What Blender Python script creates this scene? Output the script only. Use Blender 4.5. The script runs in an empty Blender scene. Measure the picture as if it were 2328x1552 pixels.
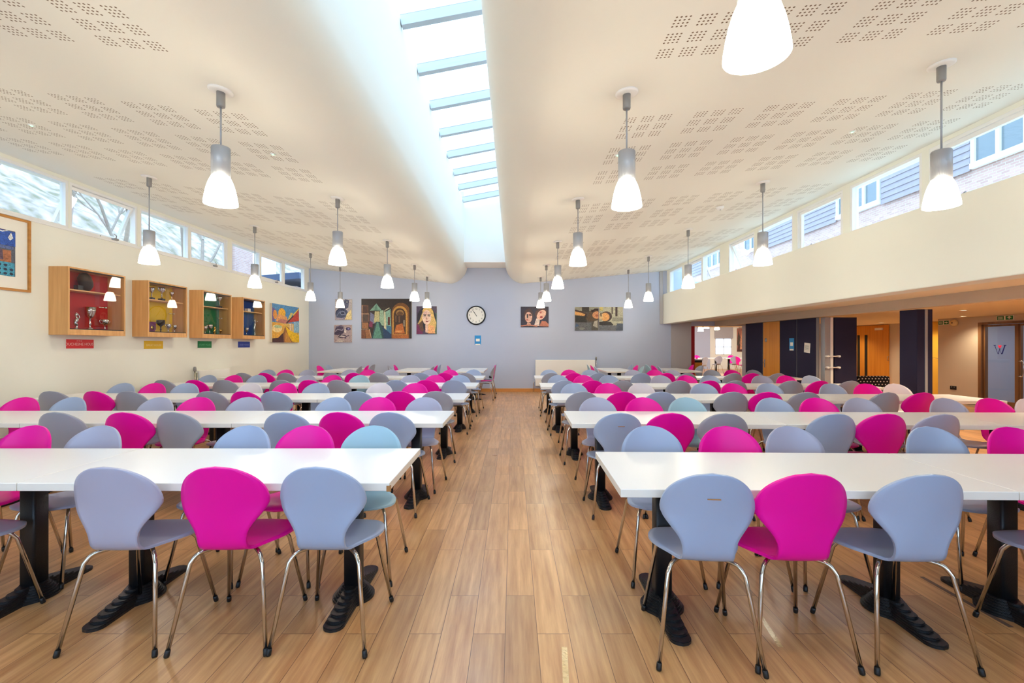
import bpy, math, random
from mathutils import Vector, Matrix
random.seed(7)
PI = math.pi
scene = bpy.context.scene
COL = scene.collection

# ---------------------------------------------------------------- camera, sky, exposure
FPX, CX, CY, EYE = 1050.0, 1166.0, 784.0, 1.40
cam_data = bpy.data.cameras.new('camera')
cam = bpy.data.objects.new('camera', cam_data)
COL.objects.link(cam)
cam.location = (0, 0, EYE)
cam.rotation_euler = (PI / 2, 0, 0)
cam_data.sensor_width = 36.0
cam_data.lens = FPX / 2328 * 36
cam_data.shift_x = -(CX - 1164) / 2328
cam_data.shift_y = (CY - 776) / 2328
cam_data.clip_start = 0.05
cam_data.clip_end = 300
scene.camera = cam

world = bpy.data.worlds.new('overcast_sky')
scene.world = world
world.use_nodes = True
wn = world.node_tree
wn.nodes['Background'].inputs[0].default_value = (0.48, 0.715, 1.0, 1)
wn.nodes['Background'].inputs[1].default_value = 4.7

scene.view_settings.view_transform = 'Standard'
scene.view_settings.look = 'None'
scene.view_settings.gamma = 1.0
scene.view_settings.exposure = 0.14
scene.view_settings.use_curve_mapping = False
LAMP_STRENGTH = 28.0
LAMP_COLOUR = (1.0, 0.90, 0.71)
scene.cycles.max_bounces = 10
scene.cycles.diffuse_bounces = 6
scene.cycles.transparent_max_bounces = 16
scene.cycles.caustics_reflective = False
scene.cycles.caustics_refractive = False
scene.cycles.sample_clamp_indirect = 6.0
try:
    scene.cycles.use_denoising = True
except Exception:
    pass


def portal(name, loc, rot, sx, sy):
    d = bpy.data.lights.new(name, 'AREA')
    d.shape = 'RECTANGLE'
    d.size, d.size_y = sx, sy
    d.cycles.is_portal = True
    o = bpy.data.objects.new(name, d)
    o.location, o.rotation_euler = loc, rot
    COL.objects.link(o)


portal('skylight_portal', (-0.79, 5.4, 5.42), (0, math.radians(-11), 0), 1.14, 15.0)
portal('side_window_portal', (-6.20, 5.4, 3.33), (0, -PI / 2, 0), 0.7, 16.6)
portal('rear_window_portal', (-0.8, -3.04, 1.9), (PI / 2, 0, 0), 10.4, 2.6)
portal('side_window_portal', (4.70, 5.4, 3.25), (0, PI / 2, 0), 0.7, 16.6)

# ---------------------------------------------------------------- helpers


def px(x, y, d):
    return Vector(((x - CX) * d / FPX, d, EYE - (y - CY) * d / FPX))


def S(r, g, b):
    def f(c):
        c /= 255.0
        return c / 12.92 if c <= 0.04045 else ((c + 0.055) / 1.055) ** 2.4
    return (f(r), f(g), f(b), 1)


def new_mat(name):
    m = bpy.data.materials.new(name)
    m.use_nodes = True
    nt = m.node_tree
    return m, nt, nt.nodes['Principled BSDF']


def N(nt, t, **kw):
    n = nt.nodes.new(t)
    for k, v in kw.items():
        setattr(n, k, v)
    return n


def math_node(nt, op, a, b=None):
    n = nt.nodes.new('ShaderNodeMath')
    n.operation = op
    for i, v in enumerate((a, b)):
        if v is None:
            continue
        if isinstance(v, (int, float)):
            n.inputs[i].default_value = v
        else:
            nt.links.new(v, n.inputs[i])
    return n.outputs[0]


def simple(name, col, rough=0.5, metal=0.0, var=0.0, vscale=8.0, bump=0.0, bscale=60.0, coat=0.0, spec=None):
    m, nt, p = new_mat(name)
    p.inputs['Base Color'].default_value = col
    p.inputs['Roughness'].default_value = rough
    p.inputs['Metallic'].default_value = metal
    if spec is not None:
        p.inputs['Specular IOR Level'].default_value = spec
    if coat:
        p.inputs['Coat Weight'].default_value = coat
        p.inputs['Coat Roughness'].default_value = 0.15
    if var or bump:
        tc = N(nt, 'ShaderNodeTexCoord')
    if var:
        no = N(nt, 'ShaderNodeTexNoise')
        no.inputs['Scale'].default_value = vscale
        no.inputs['Detail'].default_value = 4
        nt.links.new(tc.outputs['Object'], no.inputs['Vector'])
        mx = N(nt, 'ShaderNodeMix', data_type='RGBA')
        mx.inputs[6].default_value = tuple(c * (1 - var) for c in col[:3]) + (1,)
        mx.inputs[7].default_value = tuple(min(1, c * (1 + var)) for c in col[:3]) + (1,)
        nt.links.new(no.outputs['Fac'], mx.inputs[0])
        nt.links.new(mx.outputs[2], p.inputs['Base Color'])
    if bump:
        nb = N(nt, 'ShaderNodeTexNoise')
        nb.inputs['Scale'].default_value = bscale
        nt.links.new(tc.outputs['Object'], nb.inputs['Vector'])
        bp = N(nt, 'ShaderNodeBump')
        bp.inputs['Strength'].default_value = bump
        bp.inputs['Distance'].default_value = 0.01
        nt.links.new(nb.outputs['Fac'], bp.inputs['Height'])
        nt.links.new(bp.outputs['Normal'], p.inputs['Normal'])
    return m


def wood(name, c1, c2, axis=2, scale=1.0, rough=0.4):
    m, nt, p = new_mat(name)
    tc = N(nt, 'ShaderNodeTexCoord')
    mp = N(nt, 'ShaderNodeMapping')
    sc = [22 * scale] * 3
    sc[axis] = 1.2 * scale
    mp.inputs['Scale'].default_value = sc
    no = N(nt, 'ShaderNodeTexNoise')
    no.inputs['Scale'].default_value = 1.0
    no.inputs['Detail'].default_value = 5
    nt.links.new(tc.outputs['Object'], mp.inputs['Vector'])
    nt.links.new(mp.outputs['Vector'], no.inputs['Vector'])
    cr = N(nt, 'ShaderNodeValToRGB')
    cr.color_ramp.elements[0].position = 0.3
    cr.color_ramp.elements[0].color = c1
    cr.color_ramp.elements[1].position = 0.7
    cr.color_ramp.elements[1].color = c2
    nt.links.new(no.outputs['Fac'], cr.inputs['Fac'])
    nt.links.new(cr.outputs['Color'], p.inputs['Base Color'])
    p.inputs['Roughness'].default_value = rough
    return m


def glass_mat(name, tint=(1, 1, 1, 1), gloss=0.08):
    m, nt, p = new_mat(name)
    nt.nodes.remove(p)
    out = nt.nodes['Material Output']
    tr = N(nt, 'ShaderNodeBsdfTransparent')
    tr.inputs[0].default_value = tint
    gl = N(nt, 'ShaderNodeBsdfGlossy')
    gl.inputs['Roughness'].default_value = 0.01
    lw = N(nt, 'ShaderNodeLayerWeight')
    mul = math_node(nt, 'ADD', math_node(nt, 'MULTIPLY', math_node(nt, 'POWER', lw.outputs['Facing'], 5.0), 0.6), gloss * 0.5)
    mx = N(nt, 'ShaderNodeMixShader')
    nt.links.new(mul, mx.inputs[0])
    nt.links.new(tr.outputs[0], mx.inputs[1])
    nt.links.new(gl.outputs[0], mx.inputs[2])
    nt.links.new(mx.outputs[0], out.inputs[0])
    return m


def emit_mat(name, col, strength):
    m, nt, p = new_mat(name)
    p.inputs['Base Color'].default_value = (0.9, 0.88, 0.82, 1)
    p.inputs['Emission Color'].default_value = tuple(col) + (1,)
    p.inputs['Emission Strength'].default_value = strength
    p.inputs['Roughness'].default_value = 0.3
    return m


class MB:
    """collects faces, then links them as one mesh object"""

    def __init__(self):
        self.v, self.f, self.mi, self.sm, self.col = [], [], [], [], []
        self.M = None

    def vert(self, p):
        p = Vector(p)
        if self.M is not None:
            p = self.M @ p
        self.v.append(p)
        return len(self.v) - 1

    def face(self, idx, mi=0, smooth=False, col=None):
        self.f.append(tuple(idx))
        self.mi.append(mi)
        self.sm.append(smooth)
        self.col.append(col)

    def poly(self, pts, mi=0, col=None):
        self.face([self.vert(p) for p in pts], mi, False, col)

    def box(self, a, b, mi=0):
        x0, y0, z0 = (min(a[i], b[i]) for i in range(3))
        x1, y1, z1 = (max(a[i], b[i]) for i in range(3))
        q = [self.vert(p) for p in ((x0, y0, z0), (x1, y0, z0), (x1, y1, z0), (x0, y1, z0),
                                    (x0, y0, z1), (x1, y0, z1), (x1, y1, z1), (x0, y1, z1))]
        for t in ((3, 2, 1, 0), (4, 5, 6, 7), (0, 1, 5, 4), (1, 2, 6, 5), (2, 3, 7, 6), (3, 0, 4, 7)):
            self.face([q[i] for i in t], mi)

    def obox(self, c, ex, ey, ez, mi=0):
        """oriented box: centre and three half-extent vectors"""
        c, ex, ey, ez = Vector(c), Vector(ex), Vector(ey), Vector(ez)
        q = [self.vert(c + sx * ex + sy * ey + sz * ez) for sz in (-1, 1) for sx, sy in ((-1, -1), (1, -1), (1, 1), (-1, 1))]
        for t in ((3, 2, 1, 0), (4, 5, 6, 7), (0, 1, 5, 4), (1, 2, 6, 5), (2, 3, 7, 6), (3, 0, 4, 7)):
            self.face([q[i] for i in t], mi)

    def tube(self, pts, r, n=8, mi=0, caps=True):
        pts = [Vector(p) for p in pts]
        rs = r if isinstance(r, (list, tuple)) else [r] * len(pts)
        rings = []
        up = None
        for i, p in enumerate(pts):
            a = pts[max(0, i - 1)]
            b = pts[min(len(pts) - 1, i + 1)]
            t = (b - a).normalized()
            if up is None:
                up = t.orthogonal().normalized()
            else:
                up = (up - t * up.dot(t)).normalized()
            sd = t.cross(up)
            rings.append([self.vert(p + rs[i] * (math.cos(k * 2 * PI / n) * up + math.sin(k * 2 * PI / n) * sd)) for k in range(n)])
        for a, b in zip(rings, rings[1:]):
            for k in range(n):
                self.face((a[k], a[(k + 1) % n], b[(k + 1) % n], b[k]), mi, True)
        if caps:
            self.face(rings[0][::-1], mi)
            self.face(rings[-1], mi)

    def lathe(self, prof, c=(0, 0, 0), n=24, mi=0, smooth=True, rmod=None):
        """prof: (radius, z) bottom to top or any order"""
        c = Vector(c)
        rings = []
        for r, z in prof:
            if r < 1e-6:
                rings.append([self.vert(c + Vector((0, 0, z)))] * n)
            else:
                rings.append([self.vert(c + Vector(((r + (rmod(k) if rmod else 0)) * math.cos(2 * PI * k / n),
                                                    (r + (rmod(k) if rmod else 0)) * math.sin(2 * PI * k / n), z))) for k in range(n)])
        for a, b in zip(rings, rings[1:]):
            for k in range(n):
                q = (a[k], a[(k + 1) % n], b[(k + 1) % n], b[k])
                q = tuple(dict.fromkeys(q))
                if len(q) > 2:
                    self.face(q, mi, smooth)

    def prism(self, outline, z0, z1, mi=0, smooth=False):
        b = [self.vert((x, y, z0)) for x, y in outline]
        t = [self.vert((x, y, z1)) for x, y in outline]
        n = len(outline)
        for k in range(n):
            self.face((b[k], b[(k + 1) % n], t[(k + 1) % n], t[k]), mi, smooth)
        self.face(b[::-1], mi)
        self.face(t, mi)

    def build(self, name, mats, parent=None, loc=None, rot=None, bevel=0.0):
        me = bpy.data.meshes.new(name)
        me.from_pydata([tuple(v) for v in self.v], [], self.f)
        if not isinstance(mats, (list, tuple)):
            mats = [mats]
        for m in mats:
            me.materials.append(m)
        me.polygons.foreach_set('material_index', self.mi)
        me.polygons.foreach_set('use_smooth', self.sm)
        if any(c is not None for c in self.col):
            ca = me.color_attributes.new('paint', 'FLOAT_COLOR', 'CORNER')
            for p in me.polygons:
                c = self.col[p.index] or (0.8, 0.8, 0.8, 1)
                for li in p.loop_indices:
                    ca.data[li].color = c
        me.update()
        o = bpy.data.objects.new(name, me)
        COL.objects.link(o)
        if parent is not None:
            o.parent = parent
        if loc is not None:
            o.location = loc
        if rot is not None:
            o.rotation_euler = rot
        if bevel:
            b = o.modifiers.new('edge', 'BEVEL')
            b.width, b.segments, b.limit_method = bevel, 2, 'ANGLE'
        return o


def tag(o, label, cat, group=None, kind=None):
    o['label'] = label
    o['category'] = cat
    if group:
        o['group'] = group
    if kind:
        o['kind'] = kind
    return o


def thing(name, label, cat, loc=(0, 0, 0), rz=0.0, group=None, kind=None):
    o = bpy.data.objects.new(name, None)
    o.empty_display_size = 0.1
    COL.objects.link(o)
    o.location = loc
    o.rotation_euler = (0, 0, rz)
    return tag(o, label, cat, group, kind)


def dup(root, loc, rz, label, group=None):
    r = root.copy()
    COL.objects.link(r)
    r.location = loc
    r.rotation_euler = (0, 0, rz)
    r['label'] = label
    if group:
        r['group'] = group

    def rec(src, dst):
        for ch in src.children:
            c = ch.copy()
            COL.objects.link(c)
            c.parent = dst
            rec(ch, c)
    rec(root, r)
    return r


def structure(o, label, cat):
    return tag(o, label, cat, kind='structure')


def catmull(pts, n=8):
    P = [Vector(p) for p in pts]
    out = []
    for i in range(len(P) - 1):
        p0, p1, p2, p3 = P[max(0, i - 1)], P[i], P[i + 1], P[min(len(P) - 1, i + 2)]
        for k in range(n):
            t = k / n
            out.append(0.5 * ((2 * p1) + (p2 - p0) * t + (2 * p0 - 5 * p1 + 4 * p2 - p3) * t * t + (3 * p1 - p0 - 3 * p2 + p3) * t ** 3))
    out.append(P[-1])
    return out


def lerp_table(tab, t):
    for (a, va), (b, vb) in zip(tab, tab[1:]):
        if t <= b:
            return va + (vb - va) * (t - a) / (b - a)
    return tab[-1][1]


def text_mesh(mb, s, size, O, U, V, mi=0, align='CENTER', extrude=0.0):
    """adds lettering lying in the plane O + x*U + y*V"""
    cu = bpy.data.curves.new('lettering', 'FONT')
    cu.body = s
    cu.size = size
    cu.align_x = align
    cu.align_y = 'CENTER'
    cu.resolution_u = 3
    ob = bpy.data.objects.new('lettering', cu)
    COL.objects.link(ob)
    dg = bpy.context.evaluated_depsgraph_get()
    dg.update()
    me = bpy.data.meshes.new_from_object(ob.evaluated_get(dg))
    O, U, V = Vector(O), Vector(U), Vector(V)
    base = [mb.vert(O + v.co.x * U + v.co.y * V) for v in me.vertices]
    for p in me.polygons:
        mb.face([base[i] for i in p.vertices], mi)
    bpy.data.meshes.remove(me)
    bpy.data.objects.remove(ob)
    bpy.data.curves.remove(cu)


# ---------------------------------------------------------------- materials
M = {}
M['cream'] = simple('cream_wall_paint', S(240, 240, 228), 0.75, var=0.015, vscale=1.5, bump=0.03, bscale=220)
M['white_paint'] = simple('white_plaster_paint', S(243, 240, 234), 0.8, var=0.01, vscale=1.0)
M['blue_wall'] = simple('blue_grey_wall_paint', S(184, 193, 214), 0.7, var=0.015, vscale=1.3, bump=0.03, bscale=200)
M['beige_wall'] = simple('beige_wall_paint', S(205, 190, 168), 0.75, var=0.02, vscale=2)
M['annex_ceiling'] = simple('annex_ceiling_paint', S(238, 228, 205), 0.8)
M['grey_wall'] = simple('grey_wall_paint', S(176, 174, 176), 0.75, var=0.02, vscale=2)
M['red_paint'] = simple('deep_red_paint', S(170, 10, 30), 0.5)
M['upvc'] = simple('white_window_frame', S(240, 240, 238), 0.35)
M['bar'] = simple('grey_glazing_bar', S(186, 190, 194), 0.5)
M['black'] = simple('black_plastic', S(16, 16, 18), 0.45)
M['castiron'] = simple('black_cast_iron', S(22, 21, 24), 0.42, bump=0.12, bscale=180)
M['chrome'] = simple('chrome_tube', S(205, 198, 190), 0.12, metal=1.0)
M['laminate'] = simple('white_laminate', S(234, 235, 237), 0.28, var=0.008, vscale=5)
M['edge'] = simple('table_edge_band', S(236, 232, 224), 0.45)
M['chip'] = simple('bare_chipboard', S(170, 120, 70), 0.9, var=0.3, vscale=90)
M['pink'] = simple('pink_lacquer', S(238, 2, 160), 0.34, var=0.03, vscale=3, spec=0.3)
M['lav'] = simple('lavender_grey_lacquer', S(172, 174, 198), 0.36, var=0.04, vscale=3)
M['blue'] = simple('blue_grey_lacquer', S(160, 176, 206), 0.36, var=0.04, vscale=3)
M['grey'] = simple('mid_grey_lacquer', S(158, 162, 176), 0.36, var=0.04, vscale=3)
M['teal'] = simple('pale_teal_lacquer', S(160, 196, 212), 0.36, var=0.04, vscale=3)
M['pale'] = simple('off_white_lacquer', S(222, 214, 222), 0.36, var=0.03, vscale=3)
M['alu'] = simple('satin_aluminium', S(168, 170, 174), 0.4, metal=0.25)
M['alu_dark'] = simple('grey_metal', S(150, 148, 145), 0.45, metal=0.2)
M['shade'] = emit_mat('glowing_opal_glass', LAMP_COLOUR, LAMP_STRENGTH)
M['glass'] = glass_mat('window_glass', (0.96, 0.98, 1, 1))
M['cab_glass'] = glass_mat('cabinet_glass', (0.97, 0.97, 0.97, 1), 0.07)
M['beech'] = wood('beech_veneer', S(206, 150, 88), S(226, 174, 112), 2, 1.0)
M['beech_y'] = wood('beech_veneer_edge', S(210, 155, 92), S(230, 180, 118), 1, 1.0)
M['oak'] = wood('oak_frame', S(176, 116, 48), S(200, 140, 66), 1, 1.0)
M['orange_door'] = wood('orange_veneer_door', S(206, 132, 36), S(226, 154, 52), 2, 0.6)
M['skirting'] = wood('varnished_skirting', S(190, 124, 50), S(216, 150, 76), 0, 0.5)
M['brown_frame'] = wood('brown_hardwood', S(104, 72, 44), S(140, 98, 60), 2, 0.6)
M['navy'] = simple('navy_carpet_fabric', S(34, 32, 60), 0.95, var=0.35, vscale=160, bump=0.3, bscale=300)
M['silver'] = simple('polished_silver', S(214, 212, 210), 0.14, metal=1.0)
M['gold'] = simple('gilt_metal', S(226, 190, 90), 0.2, metal=1.0)
M['bronze'] = simple('dark_bronze', S(66, 52, 44), 0.4, metal=0.6, var=0.4, vscale=30)
M['white_card'] = simple('white_paper', S(244, 240, 228), 0.7)
M['radiator'] = simple('white_enamel', S(242, 240, 232), 0.35)
M['yellow_ply'] = simple('yellow_cupboard', S(228, 180, 62), 0.5)
M['cyan'] = simple('cyan_print', S(30, 140, 205), 0.5)
M['ink'] = simple('printed_ink', S(60, 60, 66), 0.7)
M['green_sign'] = simple('green_sign_face', S(0, 120, 60), 0.4)
M['brass'] = simple('steel_lever', S(190, 185, 170), 0.25, metal=1.0)


def floor_material():
    m, nt, p = new_mat('oak_laminate_planks')
    tc = N(nt, 'ShaderNodeTexCoord')
    mp = N(nt, 'ShaderNodeMapping')
    mp.inputs['Rotation'].default_value = (0, 0, PI / 2)
    mp.inputs['Location'].default_value = (0.4, 0.037, 0)
    nt.links.new(tc.outputs['Object'], mp.inputs['Vector'])
    br = N(nt, 'ShaderNodeTexBrick')
    br.offset = 0.37
    br.offset_frequency = 2
    br.inputs['Color1'].default_value = (0, 0, 0, 1)
    br.inputs['Color2'].default_value = (1, 1, 1, 1)
    br.inputs['Mortar'].default_value = (0.5, 0.5, 0.5, 1)
    br.inputs['Scale'].default_value = 1.0
    br.inputs['Mortar Size'].default_value = 0.0016
    br.inputs['Mortar Smooth'].default_value = 0.2
    br.inputs['Bias'].default_value = 0.0
    br.inputs['Brick Width'].default_value = 0.92
    br.inputs['Row Height'].default_value = 0.155
    nt.links.new(mp.outputs['Vector'], br.inputs['Vector'])
    # grain stretched along Y
    mg = N(nt, 'ShaderNodeMapping')
    mg.inputs['Scale'].default_value = (26, 1.6, 1)
    nt.links.new(tc.outputs['Object'], mg.inputs['Vector'])
    ad = N(nt, 'ShaderNodeVectorMath', operation='ADD')
    sc = N(nt, 'ShaderNodeVectorMath', operation='SCALE')
    sc.inputs['Scale'].default_value = 13.0
    nt.links.new(br.outputs['Color'], sc.inputs[0])
    nt.links.new(mg.outputs['Vector'], ad.inputs[0])
    nt.links.new(sc.outputs[0], ad.inputs[1])
    no = N(nt, 'ShaderNodeTexNoise')
    no.inputs['Scale'].default_value = 1.0
    no.inputs['Detail'].default_value = 6
    no.inputs['Roughness'].default_value = 0.62
    nt.links.new(ad.outputs[0], no.inputs['Vector'])
    cr = N(nt, 'ShaderNodeValToRGB')
    e = cr.color_ramp.elements
    e[0].position, e[0].color = 0.28, S(172, 118, 70)
    e[1].position, e[1].color = 0.74, S(226, 178, 122)
    nt.links.new(no.outputs['Fac'], cr.inputs['Fac'])
    tint = N(nt, 'ShaderNodeValToRGB')
    tint.color_ramp.elements[0].color = (0.80, 0.78, 0.76, 1)
    tint.color_ramp.elements[1].color = (1.06, 1.04, 1.0, 1)
    nt.links.new(br.outputs['Color'], tint.inputs['Fac'])
    mx = N(nt, 'ShaderNodeMix', data_type='RGBA', blend_type='MULTIPLY')
    mx.inputs[0].default_value = 1.0
    nt.links.new(cr.outputs['Color'], mx.inputs[6])
    nt.links.new(tint.outputs['Color'], mx.inputs[7])
    gap = N(nt, 'ShaderNodeMix', data_type='RGBA')
    nt.links.new(br.outputs['Fac'], gap.inputs[0])
    nt.links.new(mx.outputs[2], gap.inputs[6])
    gap.inputs[7].default_value = S(110, 70, 40)
    nt.links.new(gap.outputs[2], p.inputs['Base Color'])
    p.inputs['Roughness'].default_value = 0.34
    rr = N(nt, 'ShaderNodeMapRange')
    rr.inputs[3].default_value = 0.22
    rr.inputs[4].default_value = 0.42
    p.inputs['Specular IOR Level'].default_value = 0.75
    n2 = N(nt, 'ShaderNodeTexNoise')
    n2.inputs['Scale'].default_value = 3.0
    n2.inputs['Detail'].default_value = 5
    nt.links.new(tc.outputs['Object'], n2.inputs['Vector'])
    nt.links.new(n2.outputs['Fac'], rr.inputs[0])
    nt.links.new(rr.outputs[0], p.inputs['Roughness'])
    bp = N(nt, 'ShaderNodeBump')
    bp.inputs['Strength'].default_value = 0.25
    bp.inputs['Distance'].default_value = 0.002
    inv = math_node(nt, 'SUBTRACT', 1.0, br.outputs['Fac'])
    nt.links.new(inv, bp.inputs['Height'])
    nt.links.new(bp.outputs['Normal'], p.inputs['Normal'])
    return m


M['floor'] = floor_material()


def ceiling_material():
    """white acoustic board: 3 x 3 clusters of 4 x 4 drilled holes on 600 mm boards"""
    m, nt, p = new_mat('perforated_ceiling_board')
    p.inputs['Roughness'].default_value = 0.8
    tc = N(nt, 'ShaderNodeTexCoord')
    sp = N(nt, 'ShaderNodeSeparateXYZ')
    nt.links.new(tc.outputs['Object'], sp.inputs[0])
    X, Y = sp.outputs[0], sp.outputs[1]
    mn = lambda op, a, b=None: math_node(nt, op, a, b)

    def cells(c):
        """c counted in metres from a board edge -> (mask of clusters, hole offset)"""
        a = mn('MULTIPLY', mn('FRACT', mn('DIVIDE', c, 0.60)), 0.60)
        in3 = mn('LESS_THAN', a, 0.45)
        g = mn('MULTIPLY', mn('FRACT', mn('DIVIDE', a, 0.15)), 0.15)
        in4 = mn('LESS_THAN', g, 0.108)
        h = mn('SUBTRACT', mn('FRACT', mn('DIVIDE', g, 0.027)), 0.5)
        return mn('MULTIPLY', in3, in4), h
    right = mn('GREATER_THAN', X, 0.0)
    xr = mn('SUBTRACT', X, 0.94)
    xl = mn('SUBTRACT', mn('MULTIPLY', X, -1.0), 2.20)
    xc = mn('ADD', mn('MULTIPLY', xr, right), mn('MULTIPLY', xl, mn('SUBTRACT', 1.0, right)))
    yc = mn('ADD', mn('SUBTRACT', Y, 2.67), mn('MULTIPLY', mn('SUBTRACT', 1.0, right), 0.11))
    mx_, hx = cells(xc)
    my_, hy = cells(mn('ADD', yc, 24.0))
    board = mn('FLOOR', mn('DIVIDE', mn('ADD', yc, 24.0), 0.60))
    rem = mn('SUBTRACT', mn('MODULO', board, 4.0), 1.0)          # one plain board row in four
    keep = mn('GREATER_THAN', mn('ABSOLUTE', rem), 0.5)
    lim = mn('MULTIPLY', mn('GREATER_THAN', xc, 0.0), mn('LESS_THAN', xc, 3.55))
    r2 = mn('ADD', mn('MULTIPLY', hx, hx), mn('MULTIPLY', hy, hy))
    hole = mn('LESS_THAN', r2, 0.060)
    mask = mn('MULTIPLY', mn('MULTIPLY', mn('MULTIPLY', mx_, my_), mn('MULTIPLY', keep, lim)), hole)
    mix = N(nt, 'ShaderNodeMix', data_type='RGBA')
    nt.links.new(mask, mix.inputs[0])
    mix.inputs[6].default_value = S(234, 232, 222)
    mix.inputs[7].default_value = S(120, 98, 76)
    nt.links.new(mix.outputs[2], p.inputs['Base Color'])
    return m


M['ceiling'] = ceiling_material()


def brick_mat(name, c1, c2, mortar, axis='YZ', bw=0.225, rh=0.075):
    m, nt, p = new_mat(name)
    tc = N(nt, 'ShaderNodeTexCoord')
    sp = N(nt, 'ShaderNodeSeparateXYZ')
    cb = N(nt, 'ShaderNodeCombineXYZ')
    nt.links.new(tc.outputs['Object'], sp.inputs[0])
    nt.links.new(sp.outputs['XYZ'.index(axis[0])], cb.inputs[0])
    nt.links.new(sp.outputs['XYZ'.index(axis[1])], cb.inputs[1])
    br = N(nt, 'ShaderNodeTexBrick')
    br.inputs['Color1'].default_value = c1
    br.inputs['Color2'].default_value = c2
    br.inputs['Mortar'].default_value = mortar
    br.inputs['Scale'].default_value = 1.0
    br.inputs['Brick Width'].default_value = bw
    br.inputs['Row Height'].default_value = rh
    br.inputs['Mortar Size'].default_value = 0.008
    nt.links.new(cb.outputs[0], br.inputs['Vector'])
    nt.links.new(br.outputs['Color'], p.inputs['Base Color'])
    p.inputs['Roughness'].default_value = 0.9
    return m


M['brick'] = brick_mat('red_brick', S(200, 164, 150), S(182, 146, 134), S(196, 186, 178))
M['brick_x'] = brick_mat('red_brick_return', S(206, 172, 156), S(190, 154, 140), S(206, 196, 186), 'XZ')
M['slate'] = simple('grey_blue_slate', S(150, 140, 144), 0.6, var=0.18, vscale=7)


def paint_mat():
    m, nt, p = new_mat('oil_paint')
    at = N(nt, 'ShaderNodeAttribute', attribute_name='paint')
    tc = N(nt, 'ShaderNodeTexCoord')
    no = N(nt, 'ShaderNodeTexNoise')
    no.inputs['Scale'].default_value = 22
    no.inputs['Detail'].default_value = 6
    no.inputs['Distortion'].default_value = 2.0
    nt.links.new(tc.outputs['Object'], no.inputs['Vector'])
    mr = N(nt, 'ShaderNodeMapRange')
    mr.inputs[1].default_value, mr.inputs[2].default_value = 0.3, 0.7
    mr.inputs[3].default_value, mr.inputs[4].default_value = 0.55, 1.45
    nt.links.new(no.outputs['Fac'], mr.inputs[0])
    mx = N(nt, 'ShaderNodeMix', data_type='RGBA', blend_type='MULTIPLY')
    mx.inputs[0].default_value = 1.0
    nt.links.new(at.outputs['Color'], mx.inputs[6])
    nt.links.new(mr.outputs[0], mx.inputs[7])
    nt.links.new(mx.outputs[2], p.inputs['Base Color'])
    p.inputs['Roughness'].default_value = 0.55
    return m


M['paint'] = paint_mat()
M['canvas_edge'] = simple('canvas_edge', S(222, 210, 190), 0.8)

# ---------------------------------------------------------------- the shell of the hall
YB, YR = 13.85, -3.0            # back wall, wall behind the camera
XL, XR, XBEAM = -6.12, 4.62, 4.50
ZL, ZR = 3.70, 3.62
b = MB()
b.box((XL - 0.3, YR - 0.3, -0.12), (14.2, 27.3, 0.0))
structure(b.build('floor', M['floor']), 'wood laminate plank floor of the dining hall', 'floor')

# ceiling: two boarded slopes that curl up into the skylight well
LX, RX, ZLOW, RAD = -1.36, -0.22, 3.235, 0.57
prof = [(XL - 0.05, ZL + 0.005), (LX - 0.62, ZLOW + 0.02)]
for k in range(1, 13):
    a = k / 12 * PI / 2
    prof.append((LX - RAD * (1 - math.sin(a)) + 0.0, ZLOW + 0.0 + RAD * (1 - math.cos(a))))
prof += [(LX, 4.4), (LX, 5.34)]
profr = [(RX, 5.56), (RX, 4.5)]
for k in range(12, 0, -1):
    a = k / 12 * PI / 2
    profr.append((RX + RAD * (1 - math.sin(a)), ZLOW + RAD * (1 - math.cos(a))))
profr += [(RX + 0.62, ZLOW + 0.02), (XR + 0.05, ZR + 0.005)]
b = MB()
for pr in (prof, profr):
    st = []
    for x, z in pr:
        st.append((b.vert((x, YR, z)), b.vert((x, YB + 0.05, z))))
    for (a0, a1), (c0, c1) in zip(st, st[1:]):
        b.face((a0, c0, c1, a1), 0, True)
for i in range(1):
    b.box((LX - 0.01, 12.9, 3.71), (RX + 0.01, YB + 0.05, 5.7), 1)
    b.box((LX - 0.01, YR, 3.9), (RX + 0.01, YR - 0.05, 5.7), 1)
structure(b.build('ceiling', [M['ceiling'], M['white_paint']]), 'white perforated ceiling curling up into the skylight', 'ceiling')


def ceil_z(x):
    if x > 0:
        return ZLOW + 0.02 + (x - (RX + 0.62)) * (ZR - ZLOW - 0.015) / (XR + 0.05 - RX - 0.62)
    return ZLOW + 0.02 + ((LX - 0.62) - x) * (ZL - ZLOW - 0.015) / (LX - 0.62 - XL + 0.05)


# skylight
sky = thing('window_1', 'long roof skylight with sloping glazing bars', 'skylight', (0, 0, 0), kind='structure')
dz = 0.22 / 1.14
for i in range(-3, 9):
    y = 5.62 + i * 0.985 if i >= 0 else 5.62 + i * 1.0
    if y > 12.8:
        continue
    b = MB()
    e = Vector((1.14, 0, 0.22)) * 0.5
    n = Vector((-0.22, 0, 1.14)).normalized()
    c = Vector(((LX + RX) / 2, y, 5.45))
    b.obox(c - n * 0.02, e, (0, 0.045, 0), n * 0.06)
    b.obox(c + n * 0.05, e, (0, 0.018, 0), n * 0.02, 1)
    b.build('glazing_bar', [M['bar'], M['alu_dark']], sky)
b = MB()
b.poly([(LX - .02, YR, 5.40), (RX + .02, YR, 5.62), (RX + .02, 12.9, 5.62), (LX - .02, 12.9, 5.40)])
b.build('pane', M['glass'], sky)

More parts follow.
